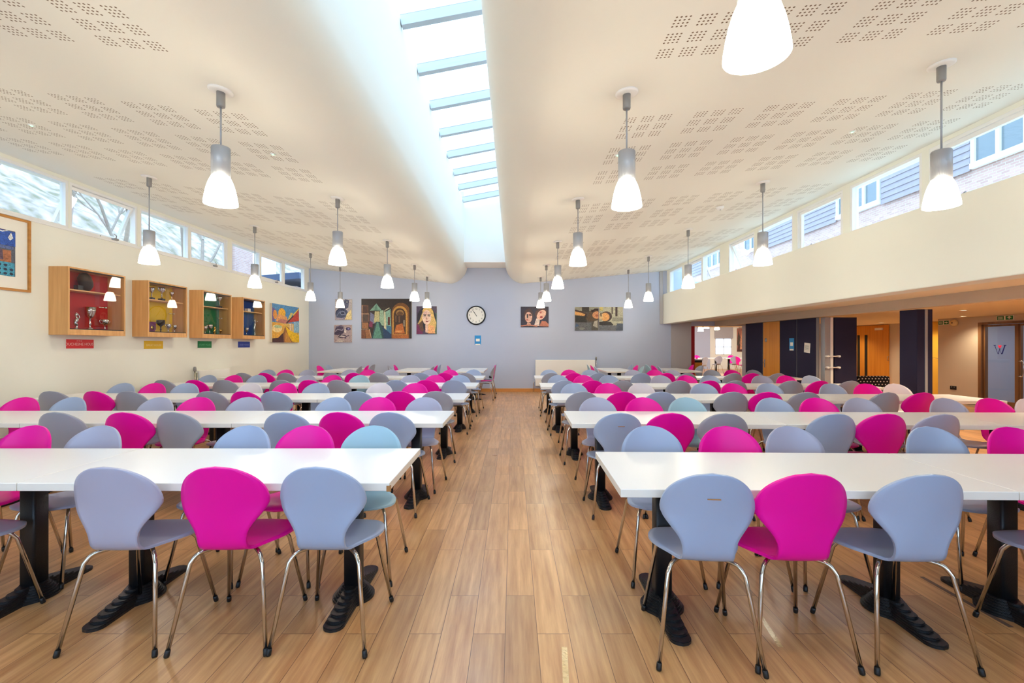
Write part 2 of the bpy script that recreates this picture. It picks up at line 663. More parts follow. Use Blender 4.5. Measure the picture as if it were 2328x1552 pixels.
# back wall (pieces around the opening into the second dining room)
b = MB()
OX0, OX1, OZ = 5.33, 6.97, 1.97
b.box((XL - 0.2, YB, 0), (OX0, YB + 0.2, 6.0))
b.box((OX0, YB, OZ), (OX1, YB + 0.2, 3.3))
b.box((OX1, YB, 0), (10.0, YB + 0.2, 3.3))
structure(b.build('wall_back', M['blue_wall']), 'pale blue-grey end wall with clock and paintings', 'wall')
b = MB()
b.box((4.74, YB - 0.05, 0), (OX0, YB - 0.002, 2.11))
b.box((4.40, YB - 0.04, 2.03), (4.49, YB - 0.002, 3.6))
structure(b.build('trim_1', M['grey_wall']), 'grey pilaster at the end of the back wall', 'pilaster')
b = MB()
b.box((XL, YB - 0.02, 0), (OX0, YB - 0.001, 0.10))
structure(b.build('baseboard_back', M['skirting'], bevel=0.004), 'varnished wooden skirting along the back wall', 'skirting board')

# left wall with its strip of windows
ZS, ZH = 3.00, 3.655
LW = [(-2.85, -1.75, 0), (-1.70, -0.60, 1), (-0.5, 0.62, 0), (0.66, 1.76, 1), (1.86, 2.96, 0), (3.0, 4.1, 1), (4.16, 5.22, 1), (5.25, 6.36, 0), (6.38, 7.53, 2),
      (7.58, 8.74, 0), (8.75, 9.92, 1), (10.05, 11.2, 0), (11.22, 12.36, 1), (12.37, 13.6, 0)]
b = MB()
b.box((XL - 0.25, YR, 0), (XL, YB, ZS))
b.box((XL - 0.25, YR, ZH), (XL, YB, ZL + 0.3))
edges = [YR] + [v for w in LW for v in w[:2]] + [YB]
for a, c in zip(edges[0::2], edges[1::2]):
    b.box((XL - 0.12, a, ZS), (XL - 0.001, c, ZH))
structure(b.build('wall_left', M['cream']), 'cream side wall below the high window strip', 'wall')
b = MB()
b.box((XL - 0.02, YR, ZS - 0.03), (XL + 0.02, YB, ZS + 0.004))
structure(b.build('trim_2', M['upvc'], bevel=0.004), 'thin white sill under the window strip', 'sill')


def bars(mb, axis_x, y0, y1, z0, z1, w, t):
    """rectangular ring in a plane of constant x"""
    mb.box((axis_x - t, y0, z0), (axis_x + t, y0 + w, z1))
    mb.box((axis_x - t, y1 - w, z0), (axis_x + t, y1, z1))
    mb.box((axis_x - t, y0 + w, z0), (axis_x + t, y1 - w, z0 + w))
    mb.box((axis_x - t, y0 + w, z1 - w), (axis_x + t, y1 - w, z1))


WN = [1]


def window(x, y0, y1, z0, z1, kind, outward):
    WN[0] += 1
    w = thing('window_%d' % WN[0], 'white framed high window, pane %d of the %s strip' % (WN[0], 'cabinet side' if outward < 0 else 'beam side'), 'window', (x, (y0 + y1) / 2, z0), kind='structure')
    h, l = z1 - z0, (y1 - y0)
    f = MB()
    bars(f, outward * 0.04, -l / 2, l / 2, 0, h, 0.035, 0.035)
    f.build('window_frame', M['upvc'], w)
    i = 0.035
    if kind == 0:
        p = MB()
        p.box((outward * 0.045 - 0.003, -l / 2 + i, i), (outward * 0.045 + 0.003, l / 2 - i, h - i))
        p.build('pane', M['glass'], w)
    else:
        ang = math.radians(24) if kind == 2 else 0.0
        s = MB()
        bars(s, 0, -l / 2 + i, l / 2 - i, -(h - i) + i, 0, 0.045, 0.022)
        so = s.build('sash', M['upvc'], w, loc=(outward * 0.05, 0, h - i), rot=(0, ang * (1 if outward < 0 else -1), 0))
        p = MB()
        p.box((-0.003, -l / 2 + i + 0.045, -h + 2 * i + 0.045), (0.003, l / 2 - i - 0.045, -0.045))
        p.build('pane', M['glass'], so)
        k = MB()
        k.box((-outward * 0.005, 0.08, 0.0), (-outward * 0.05, 0.16, 0.03))
        k.tube([(-outward * 0.04, 0.12, 0.03), (-outward * 0.05, 0.12, 0.07), (-outward * 0.06, 0.06, 0.085)], 0.007, 6)
        if kind == 2:
            k.tube([(0, -0.1, 0.02), (outward * 0.13, 0.05, 0.05), (outward * 0.26, 0.12, 0.03)], 0.007, 6)
        k.build('window_winder', M['alu_dark'], w)
    return w


for y0, y1, k in LW:
    window(XL, y0, y1, ZS, ZH, k, -1)

# right side: boxed beam, window strip above it
b = MB()
b.box((XBEAM, YR, 2.026), (XBEAM + 0.28, YB, 2.92))
structure(b.build('trim_3', M['cream'], bevel=0.012), 'deep cream boxed beam over the opening to the annexe', 'beam')
RW = [(12.6, 13.62, 0), (11.3, 12.5, 2), (10.3, 11.28, 0), (8.84, 9.9, 2), (7.62, 8.72, 0), (6.47, 7.52, 1), (5.22, 6.33, 0), (4.05, 5.13, 1), (2.95, 4.0, 0),
      (1.8, 2.9, 1), (0.7, 1.75, 0), (-0.4, 0.65, 1), (-1.6, -0.5, 0), (-2.8, -1.7, 1)]
ZHR = 3.575
b = MB()
b.box((XR, YR, 2.7), (XR + 0.16, YB, 2.86))
b.box((XR, YR, ZHR), (XR + 0.2, YB, ZR + 0.3))
edges = [YR] + [v for w in sorted(RW) for v in w[:2]] + [YB]
for a, c in zip(edges[0::2], edges[1::2]):
    b.box((XR + 0.001, a, 2.86), (XR + 0.12, c, ZHR))
structure(b.build('wall_right', M['cream']), 'cream upper wall framing the window strip over the beam', 'wall')
for y0, y1, k in RW:
    window(XR, y0, y1, 2.86, ZHR, k, 1)

# annexe shell
b = MB()
b.box((XBEAM + 0.28, YR, 2.11), (6.12, YB, 2.35))
b.box((6.12, YR, 2.035), (14.0, 16.4, 2.35))
structure(b.build('ceiling_annex', M['annex_ceiling']), 'low cream ceiling of the annexe beyond the beam', 'ceiling')
b = MB()
b.box((6.05, YR, 1.955), (6.20, YB, 2.112))
structure(b.build('trim_4', M['beige_wall']), 'dropped bulkhead carrying the folding partition track', 'bulkhead')
b = MB()
XW = 10.4
DY0, DY1, DZ = 8.72, 10.30, 1.90
b.box((XW, YR, 0), (XW + 0.15, DY0, 2.1))
b.box((XW, DY1, 0), (XW + 0.15, 11.15, 2.1))
b.box((XW, DY0, DZ), (XW + 0.15, DY1, 2.1))
b.box((XW, 11.15, 0), (11.4, 11.3, 2.1))
b.box((11.4, 11.15, 0), (11.55, 16.2, 2.1))
b.box((9.8, 16.2, 0), (11.55, 16.4, 2.1))
b.box((9.8, YB + 0.2, 0), (10.0, 16.2, 2.1))
structure(b.build('wall_annex', M['beige_wall']), 'beige annexe walls around the glazed doors', 'wall')
b = MB()
RWX0, RWX1, RWZ0, RWZ1 = -6.0, 4.4, 0.7, 2.75
b.box((XL - 0.25, YR - 0.2, 0), (XW + 0.15, YR, RWZ0))
b.box((XL - 0.25, YR - 0.2, RWZ1), (XW + 0.15, YR, 5.8))
b.box((XL - 0.25, YR - 0.2, RWZ0), (RWX0, YR, RWZ1))
b.box((RWX1, YR - 0.2, RWZ0), (XW + 0.15, YR, RWZ1))
structure(b.build('wall_rear', M['cream']), 'cream wall at the other end of the hall', 'wall')
rw = thing('window_41', 'wide glazed wall behind the viewpoint', 'window', (0, YR - 0.1, 0), kind='structure')
b = MB()
for k in range(9):
    xx = RWX0 + (RWX1 - RWX0) * k / 8
    b.box((xx - 0.03, -0.04, RWZ0), (xx + 0.03, 0.04, RWZ1))
b.box((RWX0, -0.04, RWZ0), (RWX1, 0.04, RWZ0 + 0.06))
b.box((RWX0, -0.04, RWZ1 - 0.06), (RWX1, 0.04, RWZ1))
b.build('window_frame', M['upvc'], rw)
b = MB()
b.box((RWX0, -0.003, RWZ0), (RWX1, 0.003, RWZ1))
b.build('pane', M['glass'], rw)
# lobby behind the glazed doors
b = MB()
b.box((12.6, 6.5, 0), (12.75, 11.1, 2.1))
b.box((XW + 0.15, 6.35, 0), (12.75, 6.5, 2.1))
b.box((11.4, 11.1, 0), (12.75, 11.25, 2.1))
structure(b.build('wall_lobby', M['blue_wall']), 'pale blue lobby wall behind the glazed doors', 'wall')
b = MB()
b.obox((12.52, 8.4, 0.55), (0, 1.7, -0.72), (0.05, 0, 0), (0, 0.04, 0.095))
b.build('stair_stringer', M['upvc'])
tag(bpy.data.objects['stair_stringer'], 'white sloping stair stringer seen through the glazed doors', 'stair stringer')

# second dining room
b = MB()
b.box((4.2, YB + 0.2, 0), (4.35, 27, 3.3))
b.box((14.0, YB + 0.2, 0), (14.15, 27, 3.3))
YF = 27.0
WX0, WX1 = 11.83, 12.80
b.box((4.2, YF, 0), (WX0, YF + 0.15, 3.3))
b.box((WX1, YF, 0), (14.15, YF + 0.15, 3.3))
b.box((WX0, YF, 0), (WX1, YF + 0.15, 0.84))
b.box((WX0, YF, 1.78), (WX1, YF + 0.15, 3.3))
structure(b.build('wall_second_room', M['cream']), 'cream walls of the second dining room beyond', 'wall')
b = MB()
b.box((9.6, YF - 0.06, 0), (11.5, YF - 0.001, 3.2))
structure(b.build('trim_5', M['blue_wall']), 'blue painted wall panel at the end of the second room', 'wall panel')
b = MB()
b.box((4.2, YB + 0.2, 3.2), (14.15, 27.15, 3.35))
structure(b.build('ceiling_second_room', M['white_paint']), 'white ceiling of the second dining room', 'ceiling')
b = MB()
b.box((5.46, 14.15, 0), (5.57, 14.6, 1.99))
structure(b.build('trim_6', M['red_paint']), 'deep red pillar edge just inside the second room', 'pillar')
window_far = thing('window_40', 'bright window at the end of the second dining room', 'window', (0, 0, 0), kind='structure')
b = MB()
for z in (0.84, 1.27, 1.74):
    b.box((WX0, YF + 0.02, z), (WX1, YF + 0.07, z + 0.035))
for x in (WX0, (WX0 + WX1) / 2, WX1 - 0.04):
    b.box((x, YF + 0.02, 0.84), (x + 0.04, YF + 0.07, 1.78))
b.build('window_frame', M['upvc'], window_far)
b = MB()
b.box((WX0, YF + 0.04, 0.84), (WX1, YF + 0.045, 1.78))
b.build('pane', M['glass'], window_far)
b = MB()
b.box((WX0 - 0.05, YF - 0.05, 1.78), (WX1 + 0.05, YF - 0.02, 2.65))
tag(b.build('roller_blind', M['grey_wall']), 'grey roller blind above the bright window of the second room', 'blind')

# ---------------------------------------------------------------- chairs
PROFILE = [(0.205, 0.437), (0.19, 0.450), (0.15, 0.457), (0.06, 0.452), (-0.04, 0.445), (-0.12, 0.443), (-0.165, 0.449),
           (-0.197, 0.476), (-0.211, 0.53), (-0.222, 0.61), (-0.236, 0.70), (-0.253, 0.795), (-0.263, 0.857)]
WIDTH = [(0, 0.0), (0.006, 0.06), (0.02, 0.115), (0.045, 0.155), (0.09, 0.187), (0.14, 0.203), (0.19, 0.207), (0.25, 0.200), (0.31, 0.180), (0.37, 0.150), (0.42, 0.128)]
for _k in range(1, 19):
    _t = 0.42 + (0.765 - 0.42) * _k / 18
    _u = max(0.0, (_t - 0.55) / 0.215) ** 1.3
    WIDTH.append((_t, 0.110 + 0.018 * max(0, 1 - (_t - 0.42) / 0.06) + 0.092 * _u * _u * (3 - 2 * _u)))
for _k in range(1, 33):
    _a = _k / 32 * PI / 2
    WIDTH.append((0.765 + 0.235 * math.sin(_a), 0.202 * math.cos(_a)))


def shell_grid():
    pts = catmull([Vector((0, y, z)) for y, z in PROFILE], 12)
    L = [0.0]
    for a, c in zip(pts, pts[1:]):
        L.append(L[-1] + (c - a).length)
    tot = L[-1]

    def at(t):
        s = t * tot
        for i in range(len(L) - 1):
            if s <= L[i + 1] + 1e-9:
                f = (s - L[i]) / (L[i + 1] - L[i])
                return pts[i].lerp(pts[i + 1], f)
        return pts[-1].copy()
    ts = []
    for i in range(49):
        u = i / 48
        ts.append(0.5 - 0.5 * math.cos(u * PI) if u < 0.12 or u > 0.88 else 0.5 - 0.5 * math.cos(u * PI))
    # even out the middle
    ts = [0.55 * (i / 48) + 0.45 * t for i, t in enumerate(ts)]
    NV = 14
    grid = []
    sm = lambda t: sum(lerp_table(WIDTH, min(1, max(0, t + d))) for d in (-0.012, 0, 0.012)) / 3 if 0.03 < t < 0.97 else lerp_table(WIDTH, t)
    for t in ts:
        c = at(t)
        w = max(sm(t), 0.0008)
        tg = (at(min(1, t + 0.01)) - at(max(0, t - 0.01))).normalized()
        nrm = Vector((1, 0, 0)).cross(tg)          # points up from the seat and forward from the back
        if nrm.z < 0 and t < 0.4:
            nrm = -nrm
        if t >= 0.4 and nrm.y < 0:
            nrm = -nrm
        back = min(1, max(0, (t - 0.55) / 0.2))
        seat = 1 - min(1, max(0, (t - 0.1) / 0.3))
        row = []
        for j in range(NV + 1):
            s = -1 + 2 * j / NV
            x = w * s
            k = 1.45 * back * x * x + 0.25 * (1 - back) * x * x - seat * 0.55 * x * x
            row.append((c + Vector((x, 0, 0)) + nrm * k, nrm))
        grid.append((t, row))
    return grid


GRID = shell_grid()
SPLIT = next(i for i, (t, r) in enumerate(GRID) if t >= 0.425)


def shell_mb(i0, i1, thick=0.011):
    b = MB()
    top, bot = [], []
    for t, row in GRID[i0:i1 + 1]:
        top.append([b.vert(p + n * thick * 0.5) for p, n in row])
        bot.append([b.vert(p - n * thick * 0.5) for p, n in row])
    nv = len(top[0]) - 1
    for i in range(len(top) - 1):
        for j in range(nv):
            b.face((top[i][j], top[i][j + 1], top[i + 1][j + 1], top[i + 1][j]), 0, True)
            b.face((bot[i][j], bot[i + 1][j], bot[i + 1][j + 1], bot[i][j + 1]), 0, True)
        for j in (0, nv):
            q = (top[i][j], top[i + 1][j], bot[i + 1][j], bot[i][j])
            b.face(q if j == 0 else q[::-1], 0, False)
    for i in (0, len(top) - 1):
        for j in range(nv):
            q = (top[i][j], bot[i][j], bot[i][j + 1], top[i][j + 1])
            b.face(q if i == 0 else q[::-1], 0, False)
    return b


_seat_mesh = {}
NAMES = {'pink': 'bright pink', 'lav': 'lavender-grey', 'blue': 'pale blue-grey', 'grey': 'mid grey', 'teal': 'pale teal', 'pale': 'off-white'}
PROTO = {}
LEGS = {}


def leg_mb(sx, front):
    b = MB()
    if front:
        pts = [(sx * 0.05, 0.03, 0.428), (sx * 0.105, 0.075, 0.428), (sx * 0.138, 0.103, 0.42), (sx * 0.156, 0.125, 0.385), (sx * 0.205, 0.205, 0.018)]
    else:
        pts = [(sx * 0.05, -0.05, 0.426), (sx * 0.105, -0.11, 0.426), (sx * 0.142, -0.150, 0.420), (sx * 0.165, -0.172, 0.385), (sx * 0.218, -0.245, 0.018)]
    b.tube(catmull(pts[:4], 5) + [Vector(pts[4])], 0.0095, 10)
    return b, pts[4], Vector(pts[4]) - Vector(pts[3])


def make_chair(kind, label):
    t = thing('stacking_chair', label, 'chair')
    shell_mb(0, SPLIT).build('seat', M[kind], t)
    shell_mb(SPLIT, len(GRID) - 1).build('backrest', M[kind], t)
    u = MB()
    u.lathe([(0.0, 0.418), (0.075, 0.418), (0.08, 0.424), (0.08, 0.434), (0.0, 0.434)], (0, -0.01, 0), 16)
    u.build('under_seat_plate', M['black'], t)
    for sx in (-1, 1):
        for fr in (False, True):
            b, ft, d = leg_mb(sx, fr)
            lo = b.build('leg', M['chrome'], t)
            c = MB()
            dn = d.normalized()
            p = Vector(ft)
            c.tube([p - dn * 0.014, p - dn * 0.004, p + dn * 0.010, p + dn * 0.0165], [0.0108, 0.0118, 0.0120, 0.0105], 10)
            c.build('rubber_foot', M['black'], lo)
    return t


def place_chair(kind, loc, rz, label, group):
    if kind not in PROTO:
        o = make_chair(kind, label)
        o.location = loc
        o.rotation_euler = (0, 0, rz)
        o['group'] = group
        PROTO[kind] = o
        return o
    return dup(PROTO[kind], loc, rz, label, group)


ROWN = ['first', 'second', 'third', 'fourth', 'fifth']
ORD = ['first', 'second', 'third', 'fourth', 'fifth', 'sixth', 'seventh', 'eighth', 'ninth']
DF = [2.085, 3.77, 5.475, 7.24, 9.05]
DB = [3.10, 4.80, 6.60, 8.35, 10.2]
p_, l_, b_, g_, t_, w_ = 'pink', 'lav', 'blue', 'grey', 'teal', 'pale'
LF = [[(735, b_), (506, p_), (265, l_), (-200, l_)],
      [(895, b_), (780, p_), (655, b_), (410, g_), (295, p_), (142, g_)],
      [(989, g_), (907, p_), (817, b_), (629, b_), (562, p_), (480, g_), (299, g_), (226, p_), (125, g_)],
      [(1033, b_), (970, p_), (900, b_), (771, g_), (706, p_), (640, g_), (510, g_), (447, p_), (377, g_)],
      [(1061, g_), (1010, p_), (956, b_), (860, g_), (806, p_), (756, g_), (652, g_), (606, p_), (554, g_)]]
LB = [[(848, t_), (692, p_), (546, b_), (210, l_), (47, p_)],
      [(961, l_), (857, p_), (755, b_), (556, l_), (447, p_), (352, l_), (152, b_), (48, p_)],
      [(941, p_), (861, w_), (719, b_), (644, p_), (566, w_), (422, b_), (346, p_), (277, b_)],
      [(1047, b_), (990, p_), (932, l_), (815, t_), (753, p_), (695, l_), (583, b_), (527, p_), (469, b_)],
      [(1074, b_), (1023, p_), (976, l_), (888, l_), (837, p_), (793, l_), (697, l_), (648, p_), (609, b_)]]
RF = [[(1617, b_), (1825, p_), (2090, b_), (2530, l_)],
      [(1403, b_), (1526, p_), (1647, g_), (1889, b_), (2006, p_), (2124, l_)],
      [(1322, g_), (1412, p_), (1503, b_), (1664, g_), (1745, p_), (1830, g_), (2006, g_), (2085, p_)],
      [(1281, b_), (1349, p_), (1416, g_), (1542, g_), (1609, p_), (1669, g_), (1798, g_), (1858, p_), (1928, g_)],
      [(1256, g_), (1306, p_), (1358, b_), (1458, b_), (1513, p_), (1563, g_), (1664, g_), (1710, p_), (1764, g_)]]
RB = [[(1479, b_), (1652, p_), (1810, l_), (2130, b_), (2316, p_)],
      [(1360, l_), (1461, p_), (1560, t_), (1758, b_), (1859, p_), (1958, l_), (2159, l_), (2262, p_), (2352, w_)],
      [(1305, b_), (1382, p_), (1455, w_), (1598, b_), (1669, p_), (1748, b_), (1894, b_), (1971, p_), (2038, w_)],
      [(1270, b_), (1327, p_), (1386, b_), (1503, l_), (1561, p_), (1614, b_), (1733, l_), (1790, p_), (1847, b_)],
      [(1248, b_), (1295, p_), (1339, b_), (1437, l_), (1487, p_), (1530, l_), (1617, g_), (1665, p_), (1716, g_)]]
half_name = {'L': 'trophy cabinet half', 'R': 'boxed beam half'}
YAW = math.radians(-1.3)
CHAIRS = {}
for half, near, far in (('L', LF, LB), ('R', RF, RB)):
    for lst, D, side, rz0 in ((near, DF, 'near', 0.0), (far, DB, 'far', PI)):
        for r, row in enumerate(lst):
            for i, (cxp, k) in enumerate(row):
                d = D[r]
                if half == 'R' and side == 'near':
                    d -= (0.09, 0.03, 0.045, 0.08, 0.0)[r]
                bow = 0.045 if side == 'near' else -0.045
                x = (cxp - CX) * (d + bow) / FPX
                if half == 'R':
                    d += (x - 0.5) * math.tan(YAW)
                    x = (cxp - CX) * (d + bow) / FPX
                rz = rz0 + math.radians(random.uniform(-5, 5))
                if half == 'R':
                    rz += YAW
                off = 0.238 if side == 'near' else -0.238
                lab = '%s shell chair, %s from aisle, %s side of %s table row, %s' % (NAMES[k], ORD[i], side, ROWN[r], half_name[half])
                CHAIRS[half, side, r, i] = place_chair(k, (x, d + off + (-1 if side == 'near' else 1) * random.uniform(0, 0.015), 0), rz, lab,
                                                       'chairs of the %s table row, %s' % (ROWN[r], half_name[half]))

# worn scratches on two chair backs
for key in (('R', 'near', 0, 0), ('R', 'near', 1, 0)):
    back = [c for c in CHAIRS[key].children if c.name.startswith('backrest')][0]
    s = MB()
    s.box((-0.02, -0.2575, 0.7435), (0.035, -0.2535, 0.7475))
    s.build('scratch', M['chip'], back)

# ---------------------------------------------------------------- dining tables
TL, TD, TH = 1.785, 0.746, 0.74


def base_outline(k):
    L = 0.335 - 0.040 * k
    hw = 0.052 - 0.0035 * k
    R = 0.112 - 0.0085 * k
    n = 40
    rt = []
    for i in range(n + 1):
        q = i / n
        y = -L * math.cos(q * PI) * 0.6 + (-L + 2 * L * q) * 0.4
        e = max(0.0, min(1.0, (L - abs(y)) / hw))
        bar = hw * math.sqrt(max(0, 1 - (1 - e) ** 2))
        cir = math.sqrt(max(0, R * R - y * y))
        wv = max(bar, cir)
        rt.append((max(wv, 0.002), y))
    return rt + [(-x, y) for x, y in reversed(rt)]


def make_table(label):
    t = thing('dining_table', label, 'table')
    b = MB()
    b.box((-TL / 2 + 0.002, -TD / 2, TH - 0.038), (TL / 2 - 0.002, TD / 2, TH))
    for i in range(2, 6):
        b.mi[i] = 1
    b.build('tabletop', [M['laminate'], M['edge']], t, bevel=0.003)
    for sx in (-1, 1):
        x = sx * (TL / 2 - 0.30)
        b = MB()
        for k in range(7):
            o = [(x + a, c) for a, c in base_outline(k)]
            b.prism(o, 0.003 + 0.0105 * k if k else 0.0, 0.003 + 0.0105 * (k + 1) - 0.0012)
            o2 = [(x + a * 0.93, c * 0.985) for a, c in base_outline(k)]
            b.prism(o2, 0.003 + 0.0105 * k + 0.005, 0.003 + 0.0105 * (k + 1) + 0.002)
        b.build('pedestal_base', M['castiron'], t)
        b = MB()
        h = 0.044
        c = 0.014
        o = []
        for qx, qy in ((1, 1), (-1, 1), (-1, -1), (1, -1)):
            for k in range(4):
                a = k / 3 * PI / 2 + {(1, 1): 0, (-1, 1): PI / 2, (-1, -1): PI, (1, -1): 1.5 * PI}[(qx, qy)]
                o.append((x + qx * (h - c) + c * math.cos(a), qy * (h - c) + c * math.sin(a)))
        b.prism(o, 0.06, TH - 0.055, smooth=True)
        b.build('pedestal_column', M['castiron'], t)
        b = MB()
        b.box((x - 0.05, -0.27, TH - 0.058), (x + 0.05, 0.27, TH - 0.0385))
        b.build('top_bracket', M['black'], t)
    return t


TPROTO = None


def place_table(loc, rz, label, group):
    global TPROTO
    if TPROTO is None:
        TPROTO = make_table(label)
        TPROTO.location = loc
        TPROTO.rotation_euler = (0, 0, rz)
        TPROTO['group'] = group
        return TPROTO
    return dup(TPROTO, loc, rz, label, group)


YBK = [2.953, 4.637, 6.345, 8.12, 9.97]
YBKR = [2.86, 4.62, 6.31, 8.05, 10.02]
first_table = None
for r in range(5):
    for i in range(2 if r == 0 else 3):
        lab = 'white topped table, %s from aisle in the %s row, %s' % (ORD[i], ROWN[r], half_name['L'])
        o = place_table((-0.588 - TL * (i + 0.5), YBK[r] - TD / 2, 0), 0, lab, 'dining tables, trophy cabinet half')
        if first_table is None:
            first_table = o
    for i in range(2 if r == 0 else 3):
        x0 = 0.50 if r < 2 else (0.485 if r == 2 else 0.45)
        s = TL * (i + 0.5)
        lab = 'white topped table, %s from aisle in the %s row, %s' % (ORD[i], ROWN[r], half_name['R'])
        place_table((x0 + s * math.cos(YAW), YBKR[r] - TD / 2 + s * math.sin(YAW), 0), YAW, lab, 'dining tables, boxed beam half')
# chipped corner on the nearest table
s = MB()
s.obox((TL / 2 - 0.006, -TD / 2 + 0.004, TH - 0.026), (0.010, 0, 0), (0, 0.006, 0), (0, 0, 0.014))
s.build('chipped_corner', M['chip'], first_table)

# tables standing end-on against the back wall, with chairs at their long sides
BT = [(-1.10, 'nearest the aisle, trophy cabinet half', [(1, g_), (1, p_), (1, g_), (-1, p_)]),
      (-2.66, 'under the large street painting', [(-1, g_), (-1, p_), (1, g_), (1, p_), (1, b_)]),
      (-4.52, 'in the corner under the two small portraits', [(-1, p_), (-1, b_), (1, g_), (1, p_), (1, g_)]),
      (2.72, 'beside the long radiator', [(-1, b_), (-1, p_), (-1, t_), (1, t_), (1, p_), (1, b_)]),
      (4.36, 'under the beam end', [(-1, b_), (-1, p_), (-1, t_), (1, g_), (1, p_)])]
for tx, where, seats in BT:
    place_table((tx, 12.42, 0), PI / 2, 'white table end-on to back wall, ' + where, 'tables along the back wall')
    cnt = {1: 0, -1: 0}
    nside = {s: sum(1 for q in seats if q[0] == s) for s in (1, -1)}
    for sd, k in seats:
        j = cnt[sd]
        cnt[sd] += 1
        yy = 11.85 + 0.56 * j if nside[sd] == 3 else (12.2 + 0.6 * j)
        side = 'wall side' if (sd * tx > 0) else 'aisle side'
        lab = '%s shell chair, %s of the %s on %s of end-on table %s' % (NAMES[k], ORD[j], ['one', 'one', 'two', 'three'][nside[sd]] if nside[sd] else 'one', side, where)
        lab = '%s chair, %s along %s of end-on table %s' % (NAMES[k], ORD[j], side, where.replace('under the two small portraits', 'by small portraits'))
        place_chair(k, (tx + sd * (TD / 2 + 0.0), yy, 0), (PI / 2 if sd > 0 else -PI / 2) + math.radians(random.uniform(-7, 7)), lab,
                    'chairs at the end-on tables')

# second room tables and chairs
for x, y, k, rz, lab in ((8.75, 21.4, g_, 0.3, 'mid grey chair turned askew beside a pink one, second dining room'),
                         (8.30, 21.4, p_, 1.5, 'pink chair seen edge-on nearest the red pillar, second dining room'),
                         (10.1, 22.9, g_, 0.1, 'mid grey chair with its back to us under the bright far window'),
                         (10.95, 22.9, g_, -0.2, 'mid grey chair left of the edge-on pink one, second dining room'),
                         (10.9, 22.0, p_, -1.5, 'pink chair seen edge-on near the far painting'),
                         (11.3, 22.4, g_, 0.0, 'mid grey chair by the door jamb below the far painting'),
                         (9.3, 23.6, p_, 3.0, 'pink chair facing us under the blue panel of the far room'),
                         (9.9, 24.6, p_, 3.3, 'pink chair facing us left of the bright far window'),
                         (11.7, 24.6, p_, 3.0, 'pink chair facing us below the bright far window')):
    place_chair(k, (x, y, 0), rz, lab, 'chairs of the second dining room')
place_table((9.75, 23.55, 0), 0, 'white table under the blue wall panel of the second dining room', 'tables of the second dining room')
place_table((11.6, 23.55, 0), 0, 'white table below the far window of the second dining room', 'tables of the second dining room')
cb = thing('side_cabinet', 'low tan wooden cabinet with pale top at the red pillar', 'cabinet', (5.60, 14.45, 0))
b = MB()
b.box((-0.02, -0.2, 0.05), (0.24, 0.2, 0.86))
b.build('cabinet_body', M['orange_door'], cb, loc=(0, 0.0, 0))
b = MB()
b.box((-0.03, -0.22, 0.93), (0.26, 0.22, 0.965))
b.build('cabinet_top', M['laminate'], cb)
b = MB()
b.box((-0.02, -0.195, 0.86), (0.24, 0.195, 0.93))
b.box((0.0, -0.18, 0.0), (0.22, 0.18, 0.05))
b.build('dark_recess', M['black'], cb)

# ---------------------------------------------------------------- pendant lamps


def pendant(x, y, zc, zb, label, group, thick=1.0):
    t = thing('pendant_lamp', label, 'pendant lamp', (x, y, zc), group=group)
    d = zb - zc                        # bottom of the shade, negative
    b = MB()
    sl = (ceil_z(x + 0.05) - ceil_z(x - 0.05)) / 0.1 if zc > 3.0 else 0
    b.M = Matrix.Rotation(-math.atan(sl), 4, 'Y')
    b.lathe([(0.0, 0.004), (0.085, 0.004), (0.085, -0.008), (0.07, -0.016), (0.0, -0.016)], n=28)
    b.build('ceiling_rose', M['white_paint'], t)
    b = MB()
    b.lathe([(0.0, -0.012), (0.029, -0.012), (0.029, -0.115), (0.026, -0.125), (0.0, -0.125)], n=20)
    b.build('ceiling_cup', M['alu_dark'], t)
    b = MB()
    b.tube([(0, 0, -0.12), (0, 0, d + 0.41)], 0.0065, 8)
    b.build('stem', M['alu'], t)
    b = MB()
    b.lathe([(0.0, d + 0.418), (0.058, d + 0.418), (0.061, d + 0.412), (0.061, d + 0.205), (0.0, d + 0.205)], n=64, rmod=lambda k: 0.0022 if k % 2 else 0.0)
    b.build('lamp_body', M['alu'], t)
    b = MB()
    pr = [(0.056, 0.21), (0.064, 0.195), (0.078, 0.165), (0.092, 0.12), (0.103, 0.07), (0.110, 0.025), (0.112, 0.0), (0.108, 0.002), (0.099, 0.07), (0.088, 0.12), (0.074, 0.165), (0.06, 0.195), (0.0, 0.203)]
    b.lathe([(r, d + z) for r, z in pr], n=36)
    b.build('shade', M['shade'], t)
    return t


where = ['closest to the camera', 'second', 'third', 'fourth', 'fifth', 'last, by the back wall']
PL = [('R', 'inner skylight line', [(0.875, 1.66), (0.855, 3.47), (0.845, 6.0), (0.82, 8.45), (0.79, 10.9), (0.77, 12.8)]),
      ('R', 'outer line', [(3.21, 3.46), (3.23, 5.97), (3.18, 8.38), (3.2, 10.9), (3.2, 12.8)]),
      ('L', 'inner skylight line', [(-2.17, 1.62), (-2.15, 3.40), (-2.25, 5.93), (-2.27, 8.35), (-2.31, 10.85), (-2.37, 12.75)]),
      ('L', 'outer line', [(-4.6, 3.40), (-4.63, 5.88), (-4.65, 8.32), (-4.71, 10.75), (-4.75, 12.7)])]
for half, line, pts in PL:
    for i, (x, y) in enumerate(pts):
        pendant(x, y, ceil_z(x), 2.435, 'lit pendant lamp, %s from our end, %s, %s' % (ORD[i], line, half_name[half].replace(' half', ' side').replace('trophy ', '').replace('boxed ', '')),
                'pendant lamps of the hall')
for i, (cxp, yb, d) in enumerate(((1593, 753, 19.0), (1606, 746, 20.0), (1630, 749.5, 21.0))):
    q = px(cxp, yb, d)
    pendant(q.x, q.y, 3.2, q.z, 'lit pendant lamp in the second dining room, %s from the red pillar' % ORD[i], 'pendant lamps of the second room')
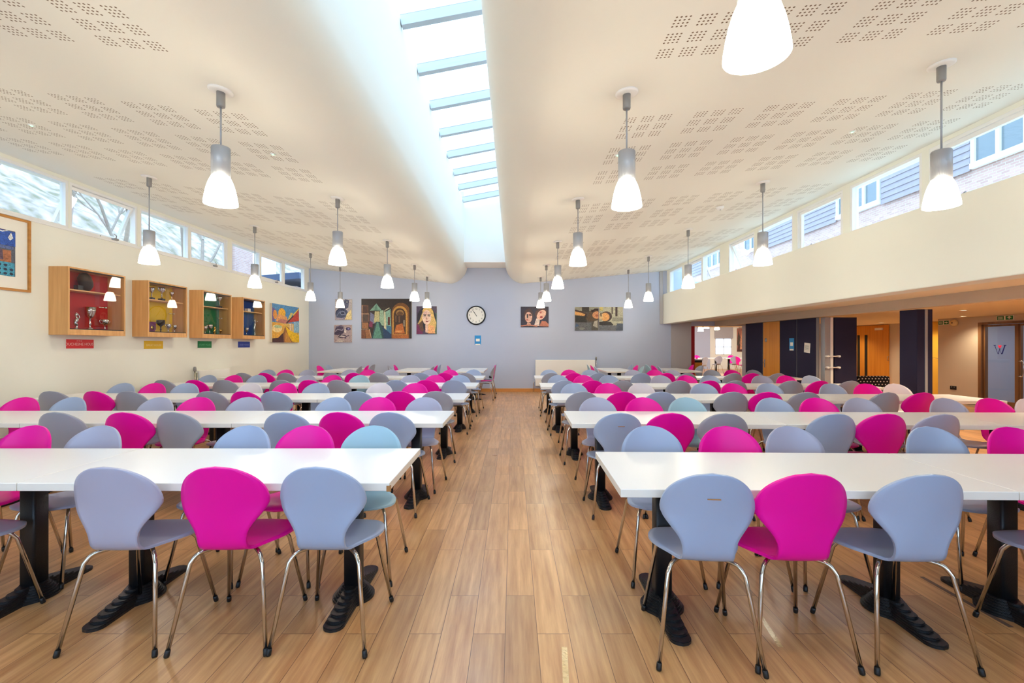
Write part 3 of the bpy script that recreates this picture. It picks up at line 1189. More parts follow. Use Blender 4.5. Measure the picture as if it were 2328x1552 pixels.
for i, (x, y) in enumerate(((8.0, 17.0), (11.0, 17.0), (12.5, 23.5), (7.5, 24.0))):  # extra unseen pendants added to light the second room
    pendant(x, y, 3.2, 2.1, 'added unseen lamp lighting the second dining room from behind the wall', 'added unseen lamps of the second room')

# ---------------------------------------------------------------- trophy cabinets


def cabinet(y0, y1, back_col, label):
    t = thing('trophy_cabinet', label, 'display cabinet', (XL, y0, 1.535), group='trophy cabinets on the side wall')
    L, Hh, D, th = y1 - y0, 0.905, 0.262, 0.022
    b = MB()
    b.box((0.001, 0, 0), (D, th, Hh))
    b.box((0.001, L - th, 0), (D, L, Hh))
    b.box((0.001, th, 0), (D, L - th, 0.03))
    b.box((0.001, th, Hh - th), (D, L - th, Hh))
    b.box((D - 0.02, th, 0.03), (D - 0.004, L - th, 0.075))
    b.build('carcass', M['beech'], t, bevel=0.002)
    b = MB()
    b.box((0.002, th, 0.03), (0.010, L - th, Hh - th))
    b.build('back_panel', simple('felt_' + label.split()[0], back_col, 0.85), t)
    b = MB()
    b.box((0.012, th, 0.60), (D - 0.06, L - th, 0.618))
    b.build('shelf', M['beech_y'], t)
    for z in (0.075, Hh - th - 0.012):
        b = MB()
        b.box((D - 0.045, th, z), (D - 0.008, L - th, z + 0.012))
        b.build('door_track', M['black'], t)
    for a, c, dx in ((th, L / 2 + 0.03, 0.014), (L / 2 - 0.03, L - th, 0.03)):
        b = MB()
        b.box((D - dx - 0.002, a + 0.001, 0.088), (D - dx + 0.002, c - 0.001, Hh - th - 0.013))
        go = b.build('glass_door', M['cab_glass'], t)
        if dx < 0.02:
            k = MB()
            k.tube([(D - 0.008, c - 0.02, 0.40), (D - 0.008, c + 0.10, 0.40)], 0.006, 8)
            k.lathe([(0, -0.01), (0.013, -0.01), (0.013, 0.012), (0, 0.012)], (D - 0.006, c + 0.09, 0.40), 12)
            k.build('door_lock', M['brass'], go)
    return t


CABS = [(6.085, 6.985, S(196, 30, 28), 'red-backed wall trophy cabinet over the red name plaque'),
        (7.42, 8.31, S(226, 186, 6), 'yellow-backed wall trophy cabinet over the yellow name plaque'),
        (8.73, 9.62, S(0, 112, 62), 'green-backed wall trophy cabinet over the green name plaque'),
        (10.03, 10.92, S(14, 62, 140), 'blue-backed wall trophy cabinet beside the harbour-coloured canvas')]
for c in CABS:
    cabinet(*c)
FLOORZ, SHELFZ = 1.535 + 0.031, 1.535 + 0.619


def cup(y, x, z, h, label, handles=True, mat='silver', bowl=1.0, cab=0):
    t = thing('trophy_cup', label, 'trophy', (x, y, z), group='trophies in the wall cabinets')
    b = MB()
    bh = 0.16 * h
    b.prism([(-0.12 * h - .01, -0.12 * h - .01), (0.12 * h + .01, -0.12 * h - .01), (0.12 * h + .01, 0.12 * h + .01), (-0.12 * h - .01, 0.12 * h + .01)], 0, bh)
    b.build('plinth', M['black'], t, bevel=0.003)
    b = MB()
    r = 0.20 * h * bowl
    b.lathe([(0.11 * h, bh), (0.10 * h, bh + 0.03 * h), (0.035 * h, bh + 0.07 * h), (0.03 * h, bh + 0.16 * h), (0.06 * h, bh + 0.20 * h), (0.03 * h, bh + 0.25 * h),
             (0.035 * h, bh + 0.40 * h), (0.10 * h, bh + 0.46 * h), (0.8 * r, bh + 0.55 * h), (r, bh + 0.68 * h), (1.08 * r, h), (1.0 * r, h), (0.9 * r, bh + 0.66 * h), (0, bh + 0.5 * h)], n=20)
    b.build('cup', M[mat], t)
    if handles:
        for s in (-1, 1):
            b = MB()
            b.tube(catmull([(0, s * r * 0.8, bh + 0.56 * h), (0, s * r * 1.5, bh + 0.58 * h), (0, s * r * 1.65, bh + 0.74 * h), (0, s * r * 1.25, bh + 0.8 * h), (0, s * r * 1.02, bh + 0.72 * h)], 5), 0.014 * h + 0.002, 6)
            b.build('handle', M[mat], t)
    return t


def figure_trophy(y, x, z, h, label, mat='gold'):
    t = thing('figure_trophy', label, 'trophy', (x, y, z), group='trophies in the wall cabinets')
    b = MB()
    b.prism([(-.04, -.05), (.04, -.05), (.04, .05), (-.04, .05)], 0, 0.05)
    b.build('plinth', M['black'], t, bevel=0.003)
    b = MB()
    b.tube(catmull([(0, 0, 0.05), (0, 0.012, 0.05 + .2 * h), (0, -0.01, .5 * h), (0, 0.012, .72 * h), (0, 0, .86 * h), (0, 0.004, h)], 5),
           [0.03] * 3 + [0.018] * 5 + [0.024] * 6 + [0.012] * 4 + [0.02] * 7 + [0.005], 10) if False else None
    pts = catmull([(0, 0, 0.05), (0, 0.012, 0.05 + .2 * h), (0, -0.01, .5 * h), (0, 0.012, .72 * h), (0, 0, .86 * h), (0, 0.004, h)], 4)
    rs = [0.03, 0.024, 0.016, 0.014, 0.016, 0.02, 0.022, 0.022, 0.02, 0.022, 0.026, 0.026, 0.022, 0.014, 0.01, 0.009, 0.016, 0.019, 0.019, 0.013, 0.003]
    b.tube(pts, rs, 10)
    b.tube(catmull([(0, 0.012, .70 * h), (0, 0.05, .78 * h), (0, 0.03, .95 * h), (0, 0.0, 1.02 * h)], 4), 0.007, 6)
    b.build('figure', M[mat], t)
    return t


xc = XL + 0.12
figure_trophy(6.32, xc + 0.02, FLOORZ, 0.27, 'small pale figurine trophy at the near end of the red cabinet', 'silver')
cup(6.55, xc, FLOORZ, 0.37, 'tall silver cup in the middle of the red cabinet', False, bowl=0.9)
cup(6.79, xc, FLOORZ, 0.21, 'two-handled silver cup beside the tall one in the red cabinet', True, bowl=1.2)
t = thing('bronze_plaque', 'dark bronze oval relief leaning on a stand, top shelf of red cabinet', 'plaque', (xc, 6.50, SHELFZ))
b = MB()
b.M = Matrix.Rotation(math.radians(28), 4, 'X') @ Matrix.Rotation(math.radians(10), 4, 'Y')
pr = [(0.0, -0.13), (0.045, -0.12), (0.075, -0.07), (0.082, 0.0), (0.075, 0.07), (0.045, 0.12), (0.0, 0.13)]
b.lathe(pr, (0, -0.02, 0.0), 20)
b.M = None
lo = min(v.z for v in b.v)
b.v = [v + Vector((0, 0, 0.004 - lo)) for v in b.v]
b.build('relief', M['bronze'], t)
b = MB()
b.box((-0.03, -0.16, 0), (0.03, -0.08, 0.07))
b.build('stand', M['black'], t)
cup(7.67, xc, SHELFZ, 0.20, 'small silver cup at the near end of the yellow cabinet shelf', False)
cup(7.89, xc, SHELFZ, 0.23, 'two-handled silver cup in the middle of the yellow cabinet shelf', True)
cup(8.12, xc, SHELFZ, 0.18, 'small silver cup at the far end of the yellow cabinet shelf', False)
cup(7.87, xc, FLOORZ, 0.26, 'broad dark bronze cup on the floor of the yellow cabinet', True, 'bronze', 1.1)
cup(8.04, xc, FLOORZ, 0.20, 'two-handled silver cup beside the bronze one in the yellow cabinet', True)
cup(8.19, xc, FLOORZ, 0.19, 'silver cup at the far end of the yellow cabinet floor', False)
t = thing('shield_trophy', 'purple and navy shield propped in the yellow cabinet', 'shield', (xc - 0.02, 7.69, FLOORZ))
b = MB()
b.poly([(0, -.08, .22), (0, .08, .22), (0, .08, .10), (0, 0.0, .0), (0, -.08, .10)][::-1])
b.poly([(.015, -.08, .22), (.015, .08, .22), (.015, .08, .10), (.015, 0.0, .0), (.015, -.08, .10)])
for i in range(5):
    q = [(-.08, .22), (.08, .22), (.08, .10), (0, 0), (-.08, .10)]
    (a0, a1), (c0, c1) = q[i], q[(i + 1) % 5]
    b.poly([(0, a0, a1), (0, c0, c1), (.015, c0, c1), (.015, a0, a1)])
b.build('shield_board', simple('purple_enamel', S(110, 20, 84), 0.4), t)
b = MB()
b.lathe([(0, -.002), (.035, -.002), (.035, .002), (0, .002)], n=16)
b.build('shield_boss', M['gold'], t, loc=(0.018, 0, 0.12), rot=(0, PI / 2, 0))
cup(9.44, xc, SHELFZ, 0.24, 'two-handled silver cup alone on the green cabinet shelf', True)
cup(9.0, xc, FLOORZ, 0.20, 'silver cup at the near end of the green cabinet', False)
cup(9.14, xc, FLOORZ, 0.24, 'tallest two-handled silver cup on the green cabinet floor', True)
figure_trophy(9.28, xc, FLOORZ, 0.2, 'gilt figurine trophy beside the tall cup in the green cabinet', 'gold')
cup(9.47, xc, FLOORZ, 0.15, 'small two-handled gilt cup at the far end of the green cabinet', True, 'gold')
b = MB()
b.box((-.04, -.05, 0), (.04, .05, .07))
tag(b.build('presentation_box', M['white_card'], loc=(xc, 10.45, SHELFZ), bevel=0.004), 'small cream box on the shelf of the blue cabinet', 'box')
cup(10.40, xc, FLOORZ, 0.22, 'short silver cup at the near end of the blue cabinet', False)
figure_trophy(10.72, xc, FLOORZ, 0.44, 'tall silver figure trophy in the blue cabinet', 'silver')

# name plaques under the cabinets


def wall_sign(name, y0, y1, z0, z1, mat, txt, size, label, crest=False):
    t = thing(name, label, 'sign', (XL, (y0 + y1) / 2, (z0 + z1) / 2), group='name plaques under the cabinets')
    b = MB()
    b.box((0.001, -(y1 - y0) / 2, -(z1 - z0) / 2), (0.008, (y1 - y0) / 2, (z1 - z0) / 2))
    b.build('plaque_board', mat, t, bevel=0.001)
    b = MB()
    text_mesh(b, txt, size, (0.0095, 0, -0.005), (0, 1, 0), (0, 0, 1))
    if crest:
        for k in range(3):
            b.poly([(0.0095, -0.06 + 0.03 * k, 0.038), (0.0095, -0.042 + 0.03 * k, 0.038), (0.0095, -0.042 + 0.03 * k, 0.046), (0.0095, -0.06 + 0.03 * k, 0.046)])
    b.build('lettering', simple('pale_lettering_' + txt.split()[0].lower(), S(240, 200, 190) if crest else S(236, 220, 150) if 'yellow' in label else S(110, 190, 140) if 'green' in label else S(150, 160, 230), 0.5), t)


wall_sign('name_plaque', 6.325, 6.735, 1.352, 1.478, simple('red_plaque', S(216, 24, 30), 0.4), 'DUCHESNE HOUSE', 0.052, 'red plaque lettered DUCHESNE HOUSE under the red cabinet', True)
wall_sign('name_plaque', 7.66, 8.07, 1.335, 1.468, simple('yellow_plaque', S(226, 182, 0), 0.4), 'BARAT HOUSE', 0.05, 'yellow plaque with pale lettering under the yellow cabinet')
wall_sign('name_plaque', 8.965, 9.37, 1.345, 1.475, simple('green_plaque', S(0, 124, 58), 0.4), 'STUART HOUSE', 0.047, 'green plaque with faint lettering under the green cabinet')
wall_sign('name_plaque', 10.28, 10.735, 1.345, 1.478, simple('blue_plaque', S(32, 60, 168), 0.4), 'DIGBY HOUSE', 0.055, 'blue plaque with faint lettering under the blue cabinet')

# ---------------------------------------------------------------- pictures


def ell(cx_, cy_, rx, ry, n=18, a0=0.0, a1=2 * PI, rot=0.0):
    out = []
    for k in range(n):
        a = a0 + (a1 - a0) * k / (n if a1 - a0 > 6.2 else n - 1)
        x, y = rx * math.cos(a), ry * math.sin(a)
        out.append((cx_ + x * math.cos(rot) - y * math.sin(rot), cy_ + x * math.sin(rot) + y * math.cos(rot)))
    return out


def band(pts, w):
    """a brush stroke along pts"""
    l, r = [], []
    for i, p in enumerate(pts):
        a, c = pts[max(0, i - 1)], pts[min(len(pts) - 1, i + 1)]
        dx, dy = c[0] - a[0], c[1] - a[1]
        q = math.hypot(dx, dy) or 1
        l.append((p[0] - dy / q * w, p[1] + dx / q * w))
        r.append((p[0] + dy / q * w, p[1] - dx / q * w))
    return l + r[::-1]


def rect(a, c, x, y):
    return [(a, c), (x, c), (x, y), (a, y)]


def canvas(name, O, U, Nn, w, h, depth, bg, shapes, label, frame=None, matw=0.0):
    """O lower-left corner on the wall; shapes are (colour, outline in 0..1)"""
    U, Nn = Vector(U), Vector(Nn)
    V = Vector((0, 0, 1))
    t = thing(name, label, 'painting', O)
    b = MB()
    c = U * w / 2 + V * h / 2 + Nn * (depth / 2 + 0.002)
    b.obox(c, U * w / 2, Nn * depth / 2, V * h / 2)
    b.build('canvas_block', M['canvas_edge'], t)
    b = MB()
    z = depth + 0.0025
    fl = U.cross(V).dot(Nn) < 0

    def addp(pts, col, zz):
        P = [U * (min(1, max(0, x)) * w) + V * (min(1, max(0, y)) * h) + Nn * zz for x, y in pts]
        b.poly(P[::-1] if fl else P, 0, col)
    addp(rect(0, 0, 1, 1), bg, z)
    for i, (col, pts) in enumerate(shapes):
        addp(pts, col, z + 0.0003 * (i + 1))
    po = b.build('painted_surface', M['paint'], t)
    if frame:
        fw, fm = frame
        g = MB()
        for (a, c_, e, f) in ((-fw - matw, -fw - matw, w + fw + matw, -matw), (-fw - matw, h + matw, w + fw + matw, h + matw + fw),
                              (-fw - matw, -matw, -matw, h + matw), (w + matw, -matw, w + matw + fw, h + matw)):
            g.obox(U * (a + e) / 2 + V * (c_ + f) / 2 + Nn * 0.014, U * (e - a) / 2, Nn * 0.013, V * (f - c_) / 2)
        g.build('frame', fm, t)
        if matw:
            g = MB()
            g.obox(U * w / 2 + V * h / 2 + Nn * 0.004, U * (w / 2 + matw), Nn * 0.003, V * (h / 2 + matw))
            g.build('mount', M['white_card'], t)
    return t


def on_back(x0, y0, x1, y1):
    a, c = px(x0, y1, YB - 0.02), px(x1, y0, YB - 0.02)
    return Vector((a.x, YB - 0.001, a.z)), c.x - a.x, c.z - a.z


BU, BN = (1, 0, 0), (0, -1, 0)
# street and archway picture
O, w, h = on_back(822, 679, 936, 769)
sh = [(S(40, 26, 22), rect(0, .8, 1, 1)),
      (S(96, 58, 34), rect(0, .62, .14, .84)), (S(70, 40, 30), rect(.03, .64, .12, .82)), (S(104, 70, 56), rect(0, .42, .16, .62)), (S(74, 56, 48), rect(.03, .44, .13, .6)),
      (S(190, 150, 120), band([(.02, .84), (.02, .25)], .005)), (S(200, 160, 124), band([(0, .62), (.15, .62)], .006)), (S(200, 160, 124), band([(0, .23), (.15, .24)], .006)),
      (S(150, 100, 60), rect(.02, .25, .14, .4)), (S(116, 70, 46), [(0, 0), (0, .21), (.08, .21), (.08, 0)]), (S(150, 98, 62), [(.09, 0), (.08, .22), (.16, .22), (.2, 0)]),
      (S(210, 170, 140), band([(.16, .24), (.2, 0)], .006)),
      (S(120, 160, 140), [(.17, .70), (.30, .88), (.41, .70)]), (S(86, 130, 112), [(.25, .70), (.30, .88), (.33, .70)]),
      (S(110, 112, 140), [(.17, .35), (.18, .66), (.25, .60), (.27, .38)]), (S(190, 180, 130), [(.25, .40), (.27, .68), (.36, .68), (.36, .40)]), (S(120, 40, 80), [(.15, .3), (.17, .45), (.23, .4), (.22, .27)]),
      (S(150, 178, 150), [(.36, .36), (.37, .68), (.44, .72), (.46, .30)]), (S(130, 170, 150), [(.46, .3), (.47, .66), (.58, .74), (.6, .12)]), (S(60, 110, 140), [(.44, .34), (.6, .3), (.6, 0), (.55, .02)]),
      (S(200, 196, 160), [(.45, .22), (.45, .68), (.48, .68), (.5, .22)]), (S(196, 190, 160), band([(.46, .70), (.56, .77)], .009)), (S(90, 30, 24), rect(.53, .34, .57, .54)),
      (S(40, 74, 78), [(.2, 0), (.29, .42), (.37, .42), (.55, 0)]), (S(88, 140, 122), [(.23, 0), (.31, .40), (.34, .40), (.42, 0)]), (S(30, 60, 96), [(.45, 0), (.42, .3), (.6, .1), (.6, 0)]),
      (S(120, 76, 34), [(.6, 0), (.6, .6)] + ell(.79, .62, .19, .28, 12, PI, 0) + [(.98, 0)]), (S(196, 144, 64), [(.62, .1), (.62, .6)] + ell(.77, .62, .15, .20, 12, PI, 0) + [(.92, .1)]),
      (S(70, 44, 24), [(.645, .11), (.645, .6)] + ell(.765, .60, .12, .165, 12, PI, 0) + [(.885, .11)]), (S(160, 120, 66), ell(.77, .64, .075, .085)), (S(98, 66, 36), ell(.77, .62, .06, .06)),
      (S(60, 40, 30), rect(.67, .36, .87, .58)), (S(126, 90, 60), rect(.68, .42, .70, .58)), (S(110, 78, 54), rect(.74, .4, .77, .56)), (S(150, 140, 120), rect(.84, .3, .865, .46)),
      (S(184, 102, 44), [(.65, .12), (.7, .34), (.82, .38), (.87, .12)]), (S(214, 150, 84), [(.66, .16), (.7, .2), (.82, .2), (.8, .15)]), (S(170, 100, 46), rect(.62, 0, .94, .1)),
      (S(36, 26, 20), rect(.955, 0, 1, 1))]
canvas('street_painting', O, BU, BN, w, h, 0.035, S(48, 34, 28), sh, 'large two-panel painting of a lane and an archway, back wall')
# portrait of a fair-haired woman
O, w, h = on_back(947, 696, 993, 759)
sh = [(S(60, 96, 84), rect(.84, 0, 1, .75)), (S(28, 30, 44), ell(.5, .56, .47, .42)), (S(214, 176, 104), [(.3, .8)] + ell(.55, .7, .3, .28, 10, 2.6, 0) + [(.98, .4), (.9, .02), (.5, .05), (.6, .4)]),
      (S(196, 164, 100), [(.3, .8), (.16, .5), (.05, .36), (.22, .3), (.34, .6)]), (S(110, 34, 80), [(0, 0), (0, .36), (.2, .32), (.32, .08), (.3, 0)]), (S(96, 68, 50), [(.1, .35), (.3, .5), (.36, .1), (.22, .1)]),
      (S(228, 196, 176), ell(.51, .6, .22, .27)), (S(206, 168, 160), ell(.44, .74, .1, .08)), (S(220, 180, 160), rect(.44, .06, .58, .38)), (S(226, 164, 110), [(.56, .02), (.62, .34), (.86, .28), (.94, .02)]),
      (S(80, 72, 70), ell(.41, .655, .075, .022)), (S(70, 66, 66), ell(.62, .655, .075, .022)), (S(60, 44, 40), band([(.33, .70), (.48, .69)], .012)), (S(60, 44, 40), band([(.55, .69), (.70, .71)], .012)),
      (S(190, 140, 126), [(.5, .64), (.46, .53), (.56, .53)]), (S(150, 60, 70), ell(.52, .45, .075, .022)), (S(110, 40, 52), band([(.45, .452), (.59, .452)], .005))]
canvas('portrait_painting', O, BU, BN, w, h, 0.03, S(70, 58, 84), sh, 'painted portrait of a fair-haired woman, back wall')
# small grey studies
O, w, h = on_back(762, 680, 800, 727)
sh = [(S(74, 80, 104), ell(.4, .3, .38, .28)), (S(110, 116, 140), band([(.1, .2), (.3, .4), (.55, .35), (.7, .2)], .03)), (S(44, 46, 70), band([(.05, .35), (.25, .55), (.5, .5), (.6, .3)], .025)),
      (S(130, 134, 156), ell(.46, .33, .16, .1)), (S(50, 52, 76), ell(.46, .33, .11, .06)), (S(90, 92, 116), [(.5, .9), (.62, 1), (.85, .95), (.8, .6), (.6, .5)]), (S(40, 40, 56), ell(.72, .86, .08, .07)), (S(150, 150, 160), ell(.72, .86, .045, .04)),
      (S(222, 200, 140), [(.58, .02), (.72, .3), (.96, .52), (1, .02)]), (S(160, 150, 170), band([(.05, .1), (.4, .06), (.6, .1)], .03))]
canvas('small_study_painting', O, BU, BN, w, h, 0.03, S(176, 166, 166), sh, 'upper small grey portrait study on the back wall')
O, w, h = on_back(760, 738, 800, 778)
sh = [(S(72, 58, 82), [(0, .45), (.1, .9), (.4, 1), (.65, .7), (.5, .5), (.2, .4)]), (S(150, 136, 150), band([(.05, .6), (.2, .75), (.45, .68), (.55, .8)], .03)), (S(124, 112, 130), band([(.1, .85), (.3, .95), (.55, .9)], .025)),
      (S(46, 38, 58), band([(.08, .5), (.3, .62), (.5, .58)], .02)), (S(210, 198, 190), [(.56, .62), (.62, .9), (.68, .66), (.66, .5)]), (S(60, 50, 90), ell(.80, .77, .14, .09)), (S(130, 130, 190), ell(.82, .77, .06, .05)),
      (S(60, 46, 66), [(.2, .3), (.35, .46), (.6, .42), (.76, .34), (.6, .26), (.36, .25)]), (S(196, 184, 180), [(.27, .33), (.42, .4), (.6, .36), (.7, .34), (.55, .29)]), (S(80, 66, 90), band([(.6, .2), (.72, .35), (.86, .4)], .025)), (S(190, 176, 170), [(.1, .05), (.3, .18), (.6, .15), (.5, .02)])]
canvas('small_study_painting', O, BU, BN, w, h, 0.03, S(170, 150, 150), sh, 'lower small close-up face study on the back wall')
# two heads
O, w, h = on_back(1184, 697, 1247, 743)
sh = [(S(70, 44, 44), ell(.28, .55, .17, .36)), (S(216, 170, 150), ell(.28, .48, .13, .26)), (S(130, 70, 64), ell(.33, .6, .05, .05)), (S(50, 40, 44), [(.21, .66), (.26, .62), (.27, .48), (.22, .42)]), (S(60, 44, 44), ell(.35, .58, .045, .03)),
      (S(170, 80, 76), ell(.23, .35, .05, .03)), (S(206, 160, 140), [(.2, .06), (.24, .22), (.34, .2), (.38, .05)]), (S(86, 50, 44), ell(.73, .68, .2, .26, rot=-.5)), (S(230, 180, 156), ell(.74, .6, .15, .26, rot=-.35)),
      (S(180, 90, 80), ell(.72, .72, .04, .05)), (S(150, 50, 50), ell(.74, .48, .05, .06)), (S(214, 196, 186), [(.47, .04), (.56, .42), (.68, .36), (.66, .05)]), (S(180, 110, 86), [(.66, .04), (.76, .3), (.9, .28), (1, .14), (1, .02)]),
      (S(190, 120, 96), band([(0, .05), (.3, .1), (.6, .04)], .03))]
canvas('two_heads_painting', O, BU, BN, w, h, 0.03, S(46, 40, 58), sh, 'painting of two heads on a dark ground, back wall')
# reclining figure on two panels
O, w, h = on_back(1307, 698, 1360.5, 751)
sh = [(S(150, 148, 128), rect(0, .84, 1, 1)), (S(60, 52, 44), rect(.3, .8, .6, 1)), (S(70, 44, 34), [(0, .9), (.3, .8), (.5, .72), (.5, .6), (0, .68)]), (S(216, 158, 90), [(0, .82), (.2, .78), (.44, .7), (.4, .62), (0, .66)]),
      (S(50, 44, 36), [(0, .64), (.5, .6), (.5, .34), (0, .36)]), (S(90, 70, 48), [(.45, .5), (.7, .9), (1, .86), (1, .4), (.6, .4)]), (S(50, 30, 24), band([(.7, .8), (.85, .9), (1, .9)], .04)), (S(214, 150, 100), ell(.94, .66, .2, .16)),
      (S(186, 110, 74), ell(.92, .64, .07, .06)), (S(168, 160, 144), [(.76, .2), (.82, .4), (.96, .44), (.96, .1)]), (S(96, 98, 100), rect(0, 0, .7, .34)), (S(70, 90, 120), [(0, .14), (.06, .3), (.2, .2)]), (S(130, 134, 126), ell(.3, .08, .12, .05))]
canvas('reclining_figure_painting', O, BU, BN, w, h, 0.03, S(80, 74, 64), sh, 'half of the reclining figure pair, nearer the radiator side, dark body')
O, w, h = on_back(1362, 698, 1416, 751)
sh = [(S(206, 190, 110), rect(.02, .84, .16, 1)), (S(60, 40, 34), rect(.52, .7, .57, 1)), (S(50, 26, 26), rect(.68, .6, .77, 1)), (S(60, 34, 28), ell(.3, .6, .24, .22)), (S(222, 160, 92), ell(.25, .58, .19, .18)),
      (S(226, 190, 130), [(0, .74), (.14, .72), (.16, .5), (0, .5)]), (S(40, 36, 34), rect(.05, .6, .1, .76)), (S(40, 36, 32), [(0, .36), (.2, .4), (.5, .36), (.6, .24), (.4, .18), (0, .24)]), (S(140, 138, 120), rect(.55, .4, 1, .56)),
      (S(98, 100, 104), rect(0, 0, 1, .22)), (S(70, 80, 92), [(.7, 0), (.74, .3), (1, .3), (1, 0)])]
canvas('reclining_figure_painting', O, BU, BN, w, h, 0.03, S(176, 172, 146), sh, 'half of the reclining figure pair with a head and two dark posts')
# canvas on the side wall
LU, LN = (0, 1, 0), (1, 0, 0)
sh = [(S(80, 140, 190), rect(0, .52, 1, 1)), (S(110, 90, 150), [(0, .55), (0, .9), (.12, .85), (.08, .55)]), (S(226, 150, 60), ell(.1, .72, .07, .12)), (S(236, 176, 50), ell(.34, .78, .13, .13)), (S(226, 160, 96), [(.12, .55), (.2, .74), (.5, .7), (.6, .55)]),
      (S(190, 120, 110), [(.14, .53), (.3, .62), (.58, .6), (.5, .5)]), (S(206, 190, 110), [(.55, .62), (.66, .82), (.76, .82), (.62, .6)]), (S(190, 60, 44), [(.5, .52), (.98, .92), (1, .62), (.62, .55)]), (S(60, 40, 34), band([(.5, .52), (.74, .72), (1, .96)], .018)),
      (S(230, 190, 70), band([(.76, .76), (1, .97)], .02)), (S(140, 180, 200), rect(.78, .28, 1, .58)), (S(222, 200, 170), rect(.62, .3, .74, .52)), (S(200, 150, 90), band([(.7, .28), (.7, .55)], .012)),
      (S(150, 96, 50), [(.3, .0), (.45, .45), (.6, .4), (.8, 0)]), (S(226, 168, 60), [(0, .12), (.2, .12), (.38, .28), (.42, .46), (.2, .52), (0, .5)]), (S(240, 214, 150), ell(.16, .36, .18, .1)), (S(176, 196, 150), ell(.2, .41, .14, .04)),
      (S(70, 34, 36), [(0, 0), (0, .1), (.2, .12), (.38, .26), (.4, 0)]), (S(236, 190, 20), [(.44, .46), (.62, .34), (.78, .28), (1, .2), (1, .02), (.72, .02), (.56, .2)]), (S(200, 140, 60), [(.44, 0), (.46, .3), (.56, .2), (.68, 0)])]
canvas('boat_painting', Vector((XL, 11.62, 1.47)), LU, LN, 1.46, 0.985, 0.06, S(220, 180, 90), sh, 'bright yellow and blue unframed canvas beyond the blue cabinet')
# framed picture at the near end of the side wall
sh = [(S(90, 130, 170), [(.3, .5), (.4, 1), (.52, 1), (.62, .5)]), (S(150, 160, 130), [(.56, .6), (.6, 1), (.74, 1), (.68, .7), (.66, .5)]), (S(60, 44, 90), [(.70, 1), (.64, .72), (.68, .58), (.86, .62), (.9, 1)]), (S(86, 62, 58), ell(.77, .8, .07, .12)),
      (S(36, 84, 176), [(.84, .66), (.84, .98), (1, .98), (1, .66)]), (S(220, 220, 220), band([(.8, 1), (.88, .95), (.93, 1)], .012)), (S(220, 224, 226), [(.93, .84), (.96, .96), (.98, .84), (.95, .78)]),
      (S(84, 100, 150), band([(.4, .25), (.55, .5), (.72, .62), (.98, .62)], .03)), (S(170, 106, 70), [(.5, .2), (.58, .45), (.72, .56), (.96, .56), (.96, .3), (.7, .1)]), (S(150, 90, 50), ell(.70, .26, .12, .15)), (S(90, 70, 90), band([(.86, .56), (.87, .34)], .02)),
      (S(60, 150, 180), [(.82, .0), (.80, .3), (.99, .3), (.99, 0)]), (S(80, 110, 140), band([(.3, .1), (.55, .14), (.75, .04)], .04))]
for k in range(8):
    sh.append((S(24, 44, 70), ell(.85 + .055 * (k % 3), .05 + .09 * (k // 3), .018, .028, 10)))
canvas('framed_painting', Vector((XL, 4.45, 2.235)), LU, LN, 1.22, 0.555, 0.009, S(84, 90, 104), sh, 'oak framed picture with cream mount at the near end of the cabinet wall', (0.028, M['oak']), 0.145)
# painting in the second room
a, c = px(1675, 799, YF - 0.02), px(1697, 746, YF - 0.02)
sh = [(S(90, 50, 50), [(0, 0), (.2, .4), (.5, .2), (.8, .5), (1, 0)]), (S(220, 160, 120), [(.3, .1), (.5, .9), (.7, .5), (.6, .1)]), (S(80, 70, 60), [(0, .3), (.15, .9), (.35, .6), (.2, .2)]), (S(200, 140, 110), [(.7, .2), (.85, .7), (.95, .3)])]
canvas('tall_painting', Vector((a.x, YF - 0.001, a.z)), BU, BN, c.x - a.x, c.z - a.z, 0.04, S(170, 110, 90), sh, 'tall pink and brown painting in the second dining room')

# ---------------------------------------------------------------- wall clock
c0 = px(1082.5, 716.5, YB - 0.03)
ck = thing('wall_clock', 'round black-rimmed wall clock on the back wall', 'clock', (c0.x, YB - 0.001, c0.z))
b = MB()
b.lathe([(0.0, 0), (0.285, 0), (0.29, 0.02), (0.275, 0.05), (0.255, 0.052), (0.25, 0.03), (0.0, 0.03)], n=48)
b.build('rim', M['black'], ck, rot=(PI / 2, 0, 0))
b = MB()
b.lathe([(0.0, 0.032), (0.252, 0.032)], n=48)
b.build('dial', M['white_card'], ck, rot=(PI / 2, 0, 0))
b = MB()
for k in range(1, 13):
    a = PI / 2 - k * PI / 6
    text_mesh(b, str(k), 0.075, (0.195 * math.cos(a), -0.034, 0.195 * math.sin(a)), (1, 0, 0), (0, 0, 1))
b.build('numerals', M['ink'], ck)
for nm, ang, ln, wd in (('hour_hand', 10.9 / 12, 0.13, 0.008), ('minute_hand', 54 / 60, 0.185, 0.005)):
    a = PI / 2 - ang * 2 * PI
    d = Vector((math.cos(a), 0, math.sin(a)))
    n = Vector((-d.z, 0, d.x))
    b = MB()
    b.obox(d * (ln / 2 - 0.02) + Vector((0, -0.037, 0)), d * (ln / 2 + 0.02), n * wd, Vector((0, 0.001, 0)))
    b.build(nm, M['black'], ck)

# notices


